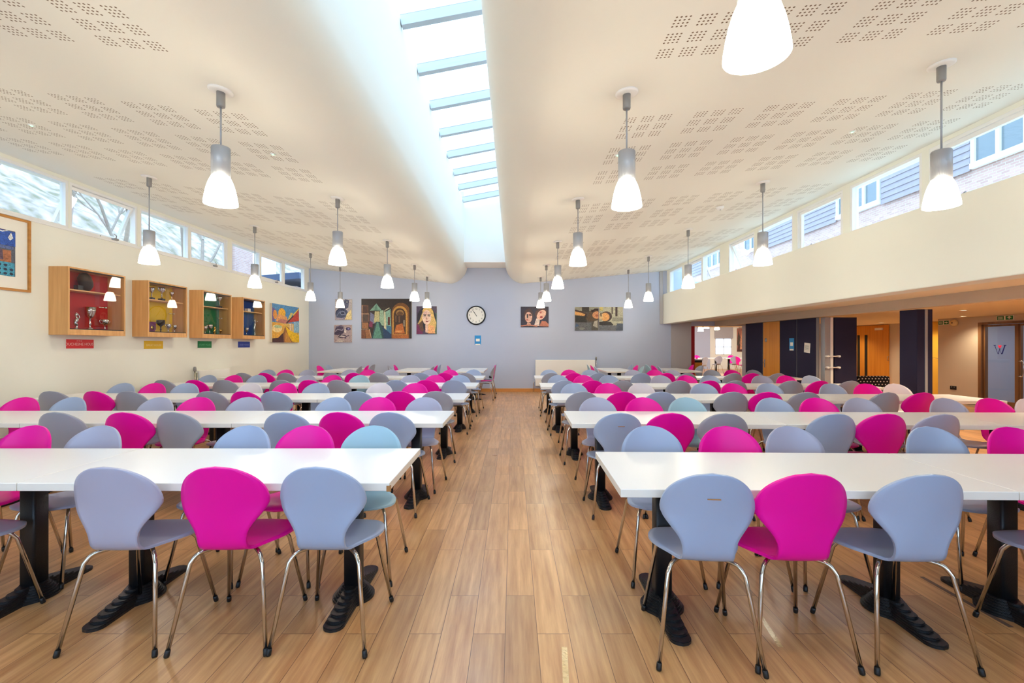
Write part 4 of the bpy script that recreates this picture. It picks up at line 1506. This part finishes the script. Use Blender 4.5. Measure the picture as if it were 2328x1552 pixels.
def notice(name, O, U, Nn, w, h, label, style):
    U, Nn, V = Vector(U), Vector(Nn), Vector((0, 0, 1))
    t = thing(name, label, 'notice', O)
    b = MB()
    b.obox(U * w / 2 + V * h / 2 + Nn * 0.002, U * w / 2, Nn * 0.0012, V * h / 2)
    b.build('sheet', M['cyan'] if style == 'blue' else M['white_card'], t)
    b = MB()

    def r(a, c, e, f):
        b.obox(U * w * (a + e) / 2 + V * h * (c + f) / 2 + Nn * 0.0036, U * w * (e - a) / 2, Nn * 0.0003, V * h * (f - c) / 2)
    if style == 'blue':
        r(.1, 0, .9, .13)
        r(.2, .38, .8, .66)
        b.build('white_box', M['white_card'], t)
    else:
        for k in range(5):
            r(.14, .3 + .1 * k, .86 - .08 * (k % 2), .325 + .1 * k)
        b.build('print', M['ink'], t)
    return t


q = px(1079, 784, YB - 0.02)
notice('wall_notice', Vector((q.x, YB - 0.001, q.z)), BU, BN, 0.19, 0.285, 'small blue notice on the back wall below the clock', 'blue')

# radiators
rd = thing('radiator', 'long white panel radiator on the back wall', 'radiator', (0.67, YB - 0.001, 0))
b = MB()
b.box((0, -0.10, 0.18), (1.78, -0.03, 0.955))
b.build('panel', M['radiator'], rd, bevel=0.008)
b = MB()
b.tube([(1.815, -0.06, 0.0), (1.815, -0.06, 1.0)], 0.011, 8)
b.tube([(1.815, -0.06, 0.93), (1.77, -0.06, 0.93)], 0.011, 8)
b.tube([(0.02, -0.06, 0.3), (-0.05, -0.06, 0.3), (-0.05, -0.06, 0.0)], 0.011, 8)
b.build('pipe', M['chrome'], rd)
b = MB()
b.lathe([(0, 0.96), (0.024, 0.96), (0.026, 1.03), (0.018, 1.05), (0, 1.05)], (1.815, -0.06, 0), 14)
b.build('valve', M['alu_dark'], rd)
b = MB()
b.box((0.3, -0.03, 0.4), (0.36, -0.0, 0.8))
b.box((1.4, -0.03, 0.4), (1.46, -0.0, 0.8))
b.build('wall_bracket', M['radiator'], rd)
rd = thing('radiator', 'white panel radiator on the side wall under the green cabinet', 'radiator', (XL + 0.001, 8.88, 0))
b = MB()
b.box((0.03, 0, 0.18), (0.10, 0.95, 0.905))
b.build('panel', M['radiator'], rd, bevel=0.008)
b = MB()
b.tube([(0.06, -0.08, 0.0), (0.06, -0.08, 0.93)], 0.012, 8)
b.tube([(0.06, -0.02, 0.0), (0.06, -0.02, 0.86), (0.06, 0.02, 0.86)], 0.010, 8)
b.build('pipe', M['brass'], rd)
b = MB()
b.lathe([(0, 0.90), (0.028, 0.90), (0.028, 0.95), (0.02, 0.985), (0, 0.985)], (0.06, -0.08, 0), 14)
b.build('valve', M['alu_dark'], rd)
b = MB()
b.box((0.0, 0.2, 0.4), (0.03, 0.26, 0.8))
b.box((0.0, 0.7, 0.4), (0.03, 0.76, 0.8))
b.build('wall_bracket', M['radiator'], rd)


def socket(O, U, Nn, w, h, label):
    U, Nn, V = Vector(U), Vector(Nn), Vector((0, 0, 1))
    t = thing('wall_socket', label, 'power socket', O)
    b = MB()
    b.obox(Nn * 0.007, U * w / 2, Nn * 0.006, V * h / 2)
    b.build('face_plate', M['black'], t, bevel=0.002)
    b = MB()
    for s in (-1, 1):
        b.obox(Nn * 0.0145 + U * s * w * 0.22 + V * h * 0.2, U * 0.008, Nn * 0.002, V * 0.01)
    b.build('switch', M['alu'], t)


socket(Vector((px(1118, 857, YB).x, YB - 0.001, 0.44)), BU, BN, 0.15, 0.085, 'black double socket low on the back wall by the aisle')
socket(Vector((XW - 0.001, 10.9, 0.39)), (0, -1, 0), (-1, 0, 0), 0.15, 0.085, 'black double socket low on the beige annexe wall')

# ---------------------------------------------------------------- annexe: partition, doors, seat, signs
XP = 6.10


def panel(y0, y1, label):
    t = thing('partition_panel', label, 'partition panel', (XP, (y0 + y1) / 2, 0), group='folding partition panels')
    b = MB()
    b.box((-0.035, -(y1 - y0) / 2 + 0.006, 0.02), (0.035, (y1 - y0) / 2 - 0.006, 1.945))
    b.build('fabric_face', M['navy'], t, bevel=0.004)
    b = MB()
    b.box((-0.03, -(y1 - y0) / 2 + 0.001, 0.0), (0.03, -(y1 - y0) / 2 + 0.0055, 1.95))
    b.box((-0.03, (y1 - y0) / 2 - 0.0055, 0.0), (0.03, (y1 - y0) / 2 - 0.001, 1.95))
    b.build('edge_strip', M['alu_dark'], t)


panel(11.22, 12.04, 'navy folding panel beside the opening to the second room')
panel(9.88, 10.50, 'navy folding panel next to the orange door, with the narrow notice')
panel(9.24, 9.87, 'navy folding panel with the tilted white notice')
dr = thing('partition_door', 'orange veneered door set in the navy partition', 'door', (XP, 10.86, 0))
b = MB()
b.box((-0.03, -0.345, 0.01), (0.03, 0.345, 1.945))
b.build('door_leaf', M['orange_door'], dr, bevel=0.003)
b = MB()
b.box((-0.036, 0.25, 0.86), (-0.031, 0.29, 1.06))
b.tube([(-0.034, 0.27, 0.98), (-0.08, 0.27, 0.98), (-0.085, 0.16, 0.98)], 0.009, 8)
b.build('lever_handle', M['brass'], dr)
b = MB()
b.lathe([(0, 0), (0.05, 0), (0.05, 0.003), (0, 0.003)], n=20)
b.build('door_disc', M['alu'], dr, loc=(-0.031, 0.22, 1.52), rot=(0, -PI / 2, 0))
PU, PN = (0, -1, 0), (-1, 0, 0)
notice('wall_notice', Vector((XP - 0.035, 10.13, 1.28)), PU, PN, 0.17, 0.27, 'narrow blue notice pinned to the navy partition', 'blue')
nt_ = notice('wall_notice', Vector((XP - 0.035, 9.62, 1.25)), PU, PN, 0.19, 0.20, 'tilted white printed notice pinned to the navy partition', 'white')
nt_.rotation_euler = (math.radians(5), 0, 0)


def stacked_panels(x0, y, widths, label, depth):
    t = thing('folded_partition', label, 'partition panel', (x0, y, 0), group='folded partition panels')
    x = 0
    for w, m, nm, dy in widths:
        b = MB()
        b.box((x, dy, 0.02), (x + w - 0.004, dy + depth, 1.945))
        b.build(nm, M[m], t, bevel=0.003)
        x += w
    return t


fp = stacked_panels(6.145, 9.1, [(0.11, 'alu', 'edge_stile', 0.0), (0.055, 'radiator', 'edge_seal', -0.01), (0.03, 'black', 'gap_seal', 0.02), (0.44, 'navy', 'fabric_face', 0.0)],
                    'folded navy partition stack with pull bar, far end of beam opening', 0.12)
b = MB()
for z in (1.18, 0.96):
    b.tube([(0.02, -0.06, z), (0.24, -0.06, z)], 0.011, 8)
    for x in (0.02, 0.24):
        b.tube([(x, -0.085, z), (x, 0.003, z)], 0.02, 10)
b.build('pull_bar', M['radiator'], fp)
stacked_panels(6.17, 7.05, [(0.12, 'navy', 'fabric_face', 0.0), (0.045, 'alu', 'edge_stile', -0.005), (0.075, 'navy', 'fabric_face', 0.0)],
               'folded navy partition stack standing nearer, by the beige wall', 0.32)

# orange double doors with slit glazing, on the deeper wall
dr = thing('slit_window_door', 'orange veneered double door with two dark slit windows', 'door', (11.4, 14.64, 0))
b = MB()
b.box((-0.05, -0.66, 0), (-0.005, 0.66, 2.02))
b.build('door_leaf', M['orange_door'], dr)
for y in (0.20, 0.52):
    b = MB()
    b.box((-0.056, y - 0.055, 0.35), (-0.051, y + 0.055, 1.72))
    b.build('slit_window', M['black'], dr)
b = MB()
b.box((-0.09, -0.48, 1.86), (-0.051, -0.2, 1.93))
b.build('door_closer', M['radiator'], dr)
b = MB()
b.tube([(-0.05, -0.69, 1.05), (-0.09, -0.69, 1.05), (-0.09, -0.69, 0.93), (-0.05, -0.69, 0.93)], 0.008, 6)
b.build('pull_handle', M['brass'], dr)
cu_ = thing('tall_cupboard', 'tall yellow cupboard door beside the beige wall', 'cupboard', (11.4, 11.98, 0))
b = MB()
b.box((-0.06, -0.62, 1.05), (-0.002, 0.62, 2.03))
b.build('upper_door', M['yellow_ply'], cu_, bevel=0.003)
b = MB()
b.box((-0.06, -0.62, 0.0), (-0.002, 0.62, 1.04))
b.build('lower_door', M['yellow_ply'], cu_, bevel=0.003)

# glazed double doors
dd = thing('door_1', 'brown framed glazed double doors with a W crest', 'door', (XW, 0, 0), kind='structure')
b = MB()
b.box((-0.03, DY0, 0), (0.12, DY0 + 0.06, DZ))
b.box((-0.03, DY1 - 0.075, 0), (0.12, DY1, DZ))
b.box((-0.03, DY0 + 0.06, DZ - 0.05), (0.12, DY1 - 0.075, DZ))
b.build('door_frame', M['brown_frame'], dd)
for a, c in ((9.515, 10.22), (8.79, 9.505)):
    b = MB()
    st = 0.075
    b.box((0.02, a, 0.01), (0.07, a + st, DZ - 0.06))
    b.box((0.02, c - 0.03, 0.01), (0.07, c, DZ - 0.06))
    b.box((0.02, a + st, 0.01), (0.07, c - 0.03, 0.2))
    b.box((0.02, a + st, DZ - 0.1), (0.07, c - 0.03, DZ - 0.06))
    lf = b.build('door_leaf', M['brown_frame'], dd)
    b = MB()
    b.box((0.042, a + st, 0.2), (0.048, c - 0.03, DZ - 0.1))
    b.build('glass_pane', M['glass'], lf)
    if a > 9:
        b = MB()
        X0 = 0.038

        def P(pts):
            b.poly([(X0, 9.90 - 0.115 * u, 1.205 + 0.19 * v) for u, v in pts][::-1])
        P([(-1.0, 1.0), (-.86, 1.0), (-.30, 0.0), (-.36, -0.02)])
        P([(-.36, -.02), (-.22, -.02), (.06, .62), (-.02, .74)])
        P([(-.02, .74), (.06, .62), (.34, -.02), (.24, -.02)])
        P([(.24, -.02), (.46, -.02), (1.02, 1.0), (.78, 1.0)])
        P([(-1.14, .97), (-.72, .97), (-.72, 1.03), (-1.14, 1.03)])
        P([(.66, .97), (1.14, .97), (1.14, 1.03), (.66, 1.03)])
        b.build('letter_crest', simple('navy_vinyl', S(20, 24, 100), 0.5), lf)
        b = MB()
        ht = [(0, .62), (.3, .86), (.3, .98), (.17, 1.02), (0, .94), (-.17, 1.02), (-.3, .98), (-.3, .86)]
        P(ht)
        b.build('heart_crest', simple('red_vinyl', S(226, 30, 70), 0.5), lf)
    else:
        b = MB()
        y = c - 0.14
        b.tube(catmull([(0.02, y + 0.1, 1.06), (-0.04, y + 0.1, 1.06), (-0.06, y, 1.06), (-0.06, y, 0.78), (-0.04, y + 0.1, 0.76), (0.02, y + 0.1, 0.76)], 3), 0.01, 8)
        b.build('pull_handle', M['chrome'], lf)


def exit_sign(y0, y1, z0, z1, arrow, label):
    t = thing('exit_sign', label, 'sign', (XW - 0.001, y1, z0), group='green exit signs')
    w, h = y1 - y0, z1 - z0
    b = MB()
    b.box((-0.012, -w, 0), (0, 0, h))
    b.build('sign_board', M['white_card'], t)
    b = MB()
    for a, c in ((.03, .44), (.54, .97)):
        b.box((-0.0135, -w * c, h * .08), (-0.0122, -w * a, h * .92))
    b.build('green_field', M['green_sign'], t)
    b = MB()
    xx = -0.0145

    def P(pts):
        b.poly([(xx, -w * u, h * v) for u, v in pts])
    for k in range(3):
        P([(.09, .25 + .2 * k), (.38, .25 + .2 * k), (.38, .33 + .2 * k), (.09, .33 + .2 * k)])
    if arrow == 'right':
        P([(.6, .42), (.76, .42), (.76, .25), (.92, .5), (.76, .75), (.76, .58), (.6, .58)])
    else:
        P([(.72, .2), (.79, .2), (.79, .5), (.9, .5), (.755, .85), (.61, .5), (.72, .5)])
    b.build('symbol', M['white_card'], t)


exit_sign(11.0, 11.28, 1.885, 1.99, 'right', 'green exit sign with arrow pointing sideways, at the wall corner')
exit_sign(9.58, 9.92, 1.925, 2.02, 'up', 'green exit sign with arrow pointing up, over the glazed doors')
al = thing('alarm_sounder', 'round cream alarm sounder high on the beige wall', 'alarm', (XW - 0.001, 10.86, 1.92))
b = MB()
b.lathe([(0, 0), (0.075, 0), (0.08, 0.03), (0.06, 0.07), (0, 0.075)], n=24)
b.build('sounder_body', simple('cream_plastic', S(226, 206, 150), 0.5), al, rot=(0, -PI / 2, 0))
b = MB()
b.lathe([(0, 0.074), (0.016, 0.074), (0.014, 0.08), (0, 0.08)], n=12)
b.build('sounder_grille', M['ink'], al, rot=(0, -PI / 2, 0))

# polka dot seat


def polka():
    m, nt, p = new_mat('black_polka_dot_fabric')
    tc = N(nt, 'ShaderNodeTexCoord')
    sp = N(nt, 'ShaderNodeSeparateXYZ')
    nt.links.new(tc.outputs['Object'], sp.inputs[0])
    mn = lambda op, a, c=None: math_node(nt, op, a, c)
    u = mn('DIVIDE', mn('ADD', sp.outputs[0], 5.0), 0.075)
    v = mn('DIVIDE', mn('ADD', mn('ADD', sp.outputs[2], sp.outputs[1]), 5.0), 0.065)
    sh_ = mn('MULTIPLY', mn('MODULO', mn('FLOOR', v), 2.0), 0.5)
    a = mn('SUBTRACT', mn('FRACT', mn('ADD', u, sh_)), 0.5)
    c = mn('SUBTRACT', mn('FRACT', v), 0.5)
    d = mn('LESS_THAN', mn('ADD', mn('MULTIPLY', a, a), mn('MULTIPLY', c, c)), 0.045)
    mx = N(nt, 'ShaderNodeMix', data_type='RGBA')
    nt.links.new(d, mx.inputs[0])
    mx.inputs[6].default_value = S(22, 18, 20)
    mx.inputs[7].default_value = S(236, 230, 222)
    nt.links.new(mx.outputs[2], p.inputs['Base Color'])
    p.inputs['Roughness'].default_value = 0.85
    return m


M['polka'] = polka()
sf = thing('polka_dot_armchair', 'black and white polka dot upholstered seat before the slit-window door', 'armchair', (8.19, 10.8, 0))
b = MB()
b.box((-0.37, -0.33, 0.14), (0.37, 0.30, 0.40))
b.build('seat', M['polka'], sf, bevel=0.04)
b = MB()
b.box((-0.37, -0.34, 0.40), (0.37, -0.20, 0.70))
b.build('backrest', M['polka'], sf, bevel=0.05)
for sx in (-1, 1):
    for sy in (-1, 1):
        b = MB()
        b.tube([(sx * 0.3, sy * 0.25, 0.15), (sx * 0.32, sy * 0.27, 0.0)], [0.02, 0.014], 8)
        b.build('leg', M['black'], sf)

# downlights in the annexe


def downlight(x, y, z, label, power=14):
    t = thing('downlight', label, 'downlight', (x, y, z), group='annexe downlights')
    b = MB()
    b.lathe([(0.045, 0.0), (0.06, -0.002), (0.06, -0.008), (0.045, -0.006)], n=24)
    b.build('bezel', M['radiator'], t)
    b = MB()
    b.lathe([(0.0, -0.002), (0.045, -0.002)], n=24)
    b.build('lens', M['shade'], t)
    d = bpy.data.lights.new('downlight_beam', 'SPOT')
    d.energy = power * 5.0
    d.color = (1.0, 0.82, 0.58)
    d.spot_size = math.radians(140)
    d.spot_blend = 0.8
    d.shadow_soft_size = 0.05
    o = bpy.data.objects.new('downlight_beam', d)
    o.location = (0, 0, -0.02)
    o.parent = t
    COL.objects.link(o)


DLZ = 2.035
for i, (x, y, l_) in enumerate(((9.95, 10.2, 'annexe downlight before the glazed doors'), (10.45, 13.1, 'annexe downlight before the slit-window door'),
                                (8.6, 12.0, 'annexe downlight behind the folded partition'), (8.2, 8.4, 'annexe downlight over the middle of the annexe'),
                                (9.3, 5.6, 'annexe downlight past the frame edge'), (7.4, 4.2, 'annexe downlight outside the view near the beam'), (10.6, 15.2, 'annexe downlight deepest behind the partition'), (10.8, 12.3, 'added unseen downlight before the yellow cupboard'))):  # the one by the yellow cupboard is added to light its dark corner
    downlight(x, y, DLZ, l_, 13)
for i, y in enumerate((1.5, 3.6, 5.7, 7.6)):  # unseen downlights added to brighten the beam soffit by bounce
    downlight(6.42, y, DLZ, 'added unseen downlight tucked behind the bulkhead, %s from our end' % ORD[i], 28)
d = bpy.data.lights.new('second_room_fill_light', 'AREA')  # area light added to stand in for daylight in the second room
d.shape = 'RECTANGLE'
d.size, d.size_y, d.energy, d.color = 6.0, 9.0, 330, (0.86, 0.93, 1.0)
o = bpy.data.objects.new('second_room_fill_light', d)
o.location = (9.5, 20.5, 3.18)
COL.objects.link(o)
d = bpy.data.lights.new('lobby_fill_light', 'AREA')  # area light added in place of the lobby's daylight
d.shape = 'RECTANGLE'
d.size, d.size_y, d.energy, d.color = 1.2, 3.0, 26, (0.82, 0.91, 1.0)
o = bpy.data.objects.new('lobby_fill_light', d)
o.location = (11.5, 8.8, 2.02)
COL.objects.link(o)

# small ceiling fittings


def fitting(x, y, led, label, cat):
    t = thing('emergency_light' if led else 'smoke_detector', label, cat, (x, y, ceil_z(x)), group='small ceiling fittings')
    sl = math.atan((ceil_z(x + 0.05) - ceil_z(x - 0.05)) / 0.1)
    t.rotation_euler = (0, -sl, 0)
    b = MB()
    if led:
        b.lathe([(0, 0), (0.028, 0), (0.028, -0.006), (0, -0.008)], n=16)
    else:
        b.lathe([(0, 0), (0.055, 0), (0.055, -0.02), (0.035, -0.045), (0, -0.045)], n=20)
    b.build('housing', M['upvc'], t)
    b = MB()
    if led:
        b.lathe([(0, -0.008), (0.011, -0.008), (0.009, -0.012), (0, -0.013)], n=10)
        b.build('green_led', M['led'], t)
    else:
        b.lathe([(0, -0.045), (0.012, -0.045), (0.012, -0.05), (0, -0.05)], n=10)
        b.build('sensor_tip', M['alu_dark'], t)


M['led'] = emit_mat('green_led_glow', (0.1, 1.0, 0.25), 4.0)


def on_ceiling(cxp, cyp):
    lo, hi = 1.0, 13.0
    for _ in range(40):
        m_ = (lo + hi) / 2
        q = px(cxp, cyp, m_)
        if q.z > ceil_z(q.x):
            hi = m_
        else:
            lo = m_
    q = px(cxp, cyp, lo)
    return q.x, q.y


for (a, c, led, l_, cat) in ((1404, 352, True, 'green emergency LED in the ceiling behind the second inner pendant, beam side', 'ceiling light'),
                             (621, 350, True, 'green emergency LED in the ceiling, cabinet side near the inner pendants', 'ceiling light'),
                             (1937, 299, True, 'green emergency LED in the ceiling near the beam-side windows', 'ceiling light'),
                             (72, 284, True, 'green emergency LED in the ceiling near the cabinet-side windows', 'ceiling light'),
                             (1637, 470, False, 'white smoke detector on the beam-side ceiling slope', 'smoke detector')):
    x, y = on_ceiling(a, c)
    fitting(x, y, led, l_, cat)

# worn tape on the floor
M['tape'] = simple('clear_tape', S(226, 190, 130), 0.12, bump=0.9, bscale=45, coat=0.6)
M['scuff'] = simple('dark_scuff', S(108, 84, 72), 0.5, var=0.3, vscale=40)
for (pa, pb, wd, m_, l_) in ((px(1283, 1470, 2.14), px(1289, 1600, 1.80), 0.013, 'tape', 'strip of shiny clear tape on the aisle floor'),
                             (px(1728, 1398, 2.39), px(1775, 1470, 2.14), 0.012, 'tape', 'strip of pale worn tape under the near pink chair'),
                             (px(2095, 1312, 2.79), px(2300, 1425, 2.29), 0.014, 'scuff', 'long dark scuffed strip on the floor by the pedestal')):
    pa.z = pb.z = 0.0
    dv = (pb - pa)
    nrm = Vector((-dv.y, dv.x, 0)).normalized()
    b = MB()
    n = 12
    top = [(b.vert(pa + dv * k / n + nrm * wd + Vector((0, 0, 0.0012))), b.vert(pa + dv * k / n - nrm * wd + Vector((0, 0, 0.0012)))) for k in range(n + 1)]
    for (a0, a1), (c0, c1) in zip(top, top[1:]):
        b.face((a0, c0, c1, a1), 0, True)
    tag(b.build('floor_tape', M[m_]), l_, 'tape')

# ---------------------------------------------------------------- outside, beam side: slate-hung brick building
bd = thing('school_building', 'brick building with slate-hung panels and white windows outside the beam-side windows', 'building', (13.2, 0, 0))
b = MB()
b.box((0, 2, 2.4), (3, 42, 10.2))
b.build('brick_wall', M['brick'], bd)
for y0, y1 in ((13.25, 16.45), (18.75, 24.6), (6.0, 11.0), (32, 36)):
    b = MB()
    z = 6.40
    while z < 9.6:
        b.obox((-0.075, (y0 + y1) / 2, z + 0.11), (0.012, 0, 0), (0, (y1 - y0) / 2, 0), (0.018, 0, 0.12))
        z += 0.20
    b.build('slate_panel', M['slate'], bd)
for y0, y1, z0, z1 in ((16.55, 18.65, 6.55, 8.6), (11.1, 13.15, 6.52, 8.6), (24.7, 26.2, 6.62, 8.6), (28.7, 31.2, 6.5, 8.6), (21.3, 23.4, 7.5, 8.6)):
    b = MB()
    n = 3 if y1 - y0 > 1.6 else 2
    for k in range(n + 1):
        yy = y0 + (y1 - y0) * k / n
        b.box((-0.13, yy - 0.05, z0), (-0.02, yy + 0.05, z1))
    b.box((-0.15, y0 - 0.06, z0 - 0.1), (-0.02, y1 + 0.06, z0 + 0.06))
    b.box((-0.13, y0, z1 - 0.08), (-0.02, y1, z1))
    wf = b.build('window_frame', M['upvc'], bd)
    b = MB()
    b.box((-0.06, y0, z0), (-0.05, y1, z1))
    b.build('pane', simple('dark_pane', S(112, 122, 124), 0.08, spec=0.5), wf)
b = MB()
b.box((-0.5, 2, 10.2), (3.2, 42, 10.4))
b.build('roof_edge', M['slate'], bd)

# outside, cabinet side: bank with bare trees, brick and cream buildings
m, nt, p = new_mat('leafy_bank')
tc = N(nt, 'ShaderNodeTexCoord')
no = N(nt, 'ShaderNodeTexNoise')
no.inputs['Scale'].default_value = 2.2
no.inputs['Detail'].default_value = 8
nt.links.new(tc.outputs['Object'], no.inputs['Vector'])
cr = N(nt, 'ShaderNodeValToRGB')
cr.color_ramp.elements[0].position, cr.color_ramp.elements[0].color = 0.35, S(128, 120, 92)
cr.color_ramp.elements[1].position, cr.color_ramp.elements[1].color = 0.65, S(200, 178, 168)
nt.links.new(no.outputs['Fac'], cr.inputs['Fac'])
nt.links.new(cr.outputs['Color'], p.inputs['Base Color'])
p.inputs['Roughness'].default_value = 1.0
M['bank'] = m
b = MB()
nx, ny = 14, 30
idx = [[b.vert((-8.2 - i * 1.0, -6 + j * 1.5, (0.0 if i == 0 else 1.2 * i ** 0.95 * 0.75) + 0.25 * math.sin(i * 1.7 + j) + 0.2 * math.sin(j * 0.9))) for j in range(ny)] for i in range(nx)]
for i in range(nx - 1):
    for j in range(ny - 1):
        b.face((idx[i][j], idx[i + 1][j], idx[i + 1][j + 1], idx[i][j + 1]), 0, True)
tag(b.build('hillside', M['bank']), 'pale leaf-strewn bank outside the cabinet-side windows', 'bank', kind='structure')
M['bark'] = simple('pale_bark', S(168, 152, 136), 0.9, var=0.3, vscale=8)


def tree(x, y, z, h, seed, label):
    rnd = random.Random(seed)
    b = MB()

    def grow(p, d, r, l, depth):
        pts, rs = [p], [r]
        for k in range(3):
            d = (d + Vector((rnd.uniform(-.2, .2), rnd.uniform(-.2, .2), rnd.uniform(-.05, .15)))).normalized()
            p = p + d * l / 3
            pts.append(p)
            rs.append(r * (1 - 0.13 * (k + 1)))
        b.tube(pts, rs, 4 if depth > 1 else 7, caps=False)
        if depth < 5:
            for _ in range(3):
                q = pts[rnd.choice((1, 2, 3))] if depth else pts[rnd.choice((2, 3))]
                a = (d + Vector((rnd.uniform(-1, 1), rnd.uniform(-1, 1), rnd.uniform(-.4, .6)))).normalized()
                grow(q, a, max(r * 0.58, 0.006), l * rnd.uniform(.55, .8), depth + 1)
    grow(Vector((0, 0, 0)), Vector((0, 0, 1)), 0.07, h * 0.42, 0)
    t = b.build('bare_tree', M['bark'], loc=(x, y, z))
    tag(t, label, 'tree', 'bare trees on the bank')


TREES = [(-9.4, 5.6, 'through the pane nearest the framed picture'), (-9.6, 8.6, 'through the propped-open sash'), (-10.0, 11.6, 'above the first lit outer pendant'),
         (-10.2, 14.6, 'through the pane over the yellow cabinet'), (-12.6, 10.1, 'farther up the bank behind the open sash'), (-13.0, 13.4, 'farther up the bank over the yellow cabinet'), (-12.4, 17.4, 'just before the brick wall outside')]
for i, (x, y, l_) in enumerate(TREES):
    tree(x, y, 0.8 + (-8.2 - x) * 0.75 - 0.6, 7.5, 20 + i, 'bare pale tree ' + l_)
bb = thing('brick_outbuilding', 'brick wall end with cream render outside the far cabinet-side windows', 'building', (-12.0, 20, 0))
b = MB()
b.box((-0.3, -0.1, 0), (0, 1.3, 9))
b.build('brick_wall', M['brick'], bb)
b = MB()
b.box((-0.35, 1.3, 0), (-0.05, 3.5, 9))
b.build('rendered_wall', M['cream'], bb)
rf = thing('flat_roof_shed', 'low dark blue-grey roof outside the window nearest the back wall', 'shed', (-8.4, 17.5, 0))
b = MB()
b.box((-1.0, -2.6, 0), (1.4, 3, 3.3))
b.build('shed_wall', M['brick'], rf)
b = MB()
b.obox((0.2, 0.2, 3.5), (1.4, 0, 0.12), (0, 3.0, 0), (-0.01, 0, 0.1))
b.build('shed_roof', simple('dark_felt_roof', S(70, 84, 110), 0.7, var=0.2, vscale=5), rf)
b = MB()
b.box((-40, -20, -0.2), (-6.5, 60, -0.15))
b.box((14.3, -20, -0.2), (60, 60, -0.15))
tag(b.build('ground_outside', M['bank']), 'open ground outside the hall', 'ground', kind='structure')
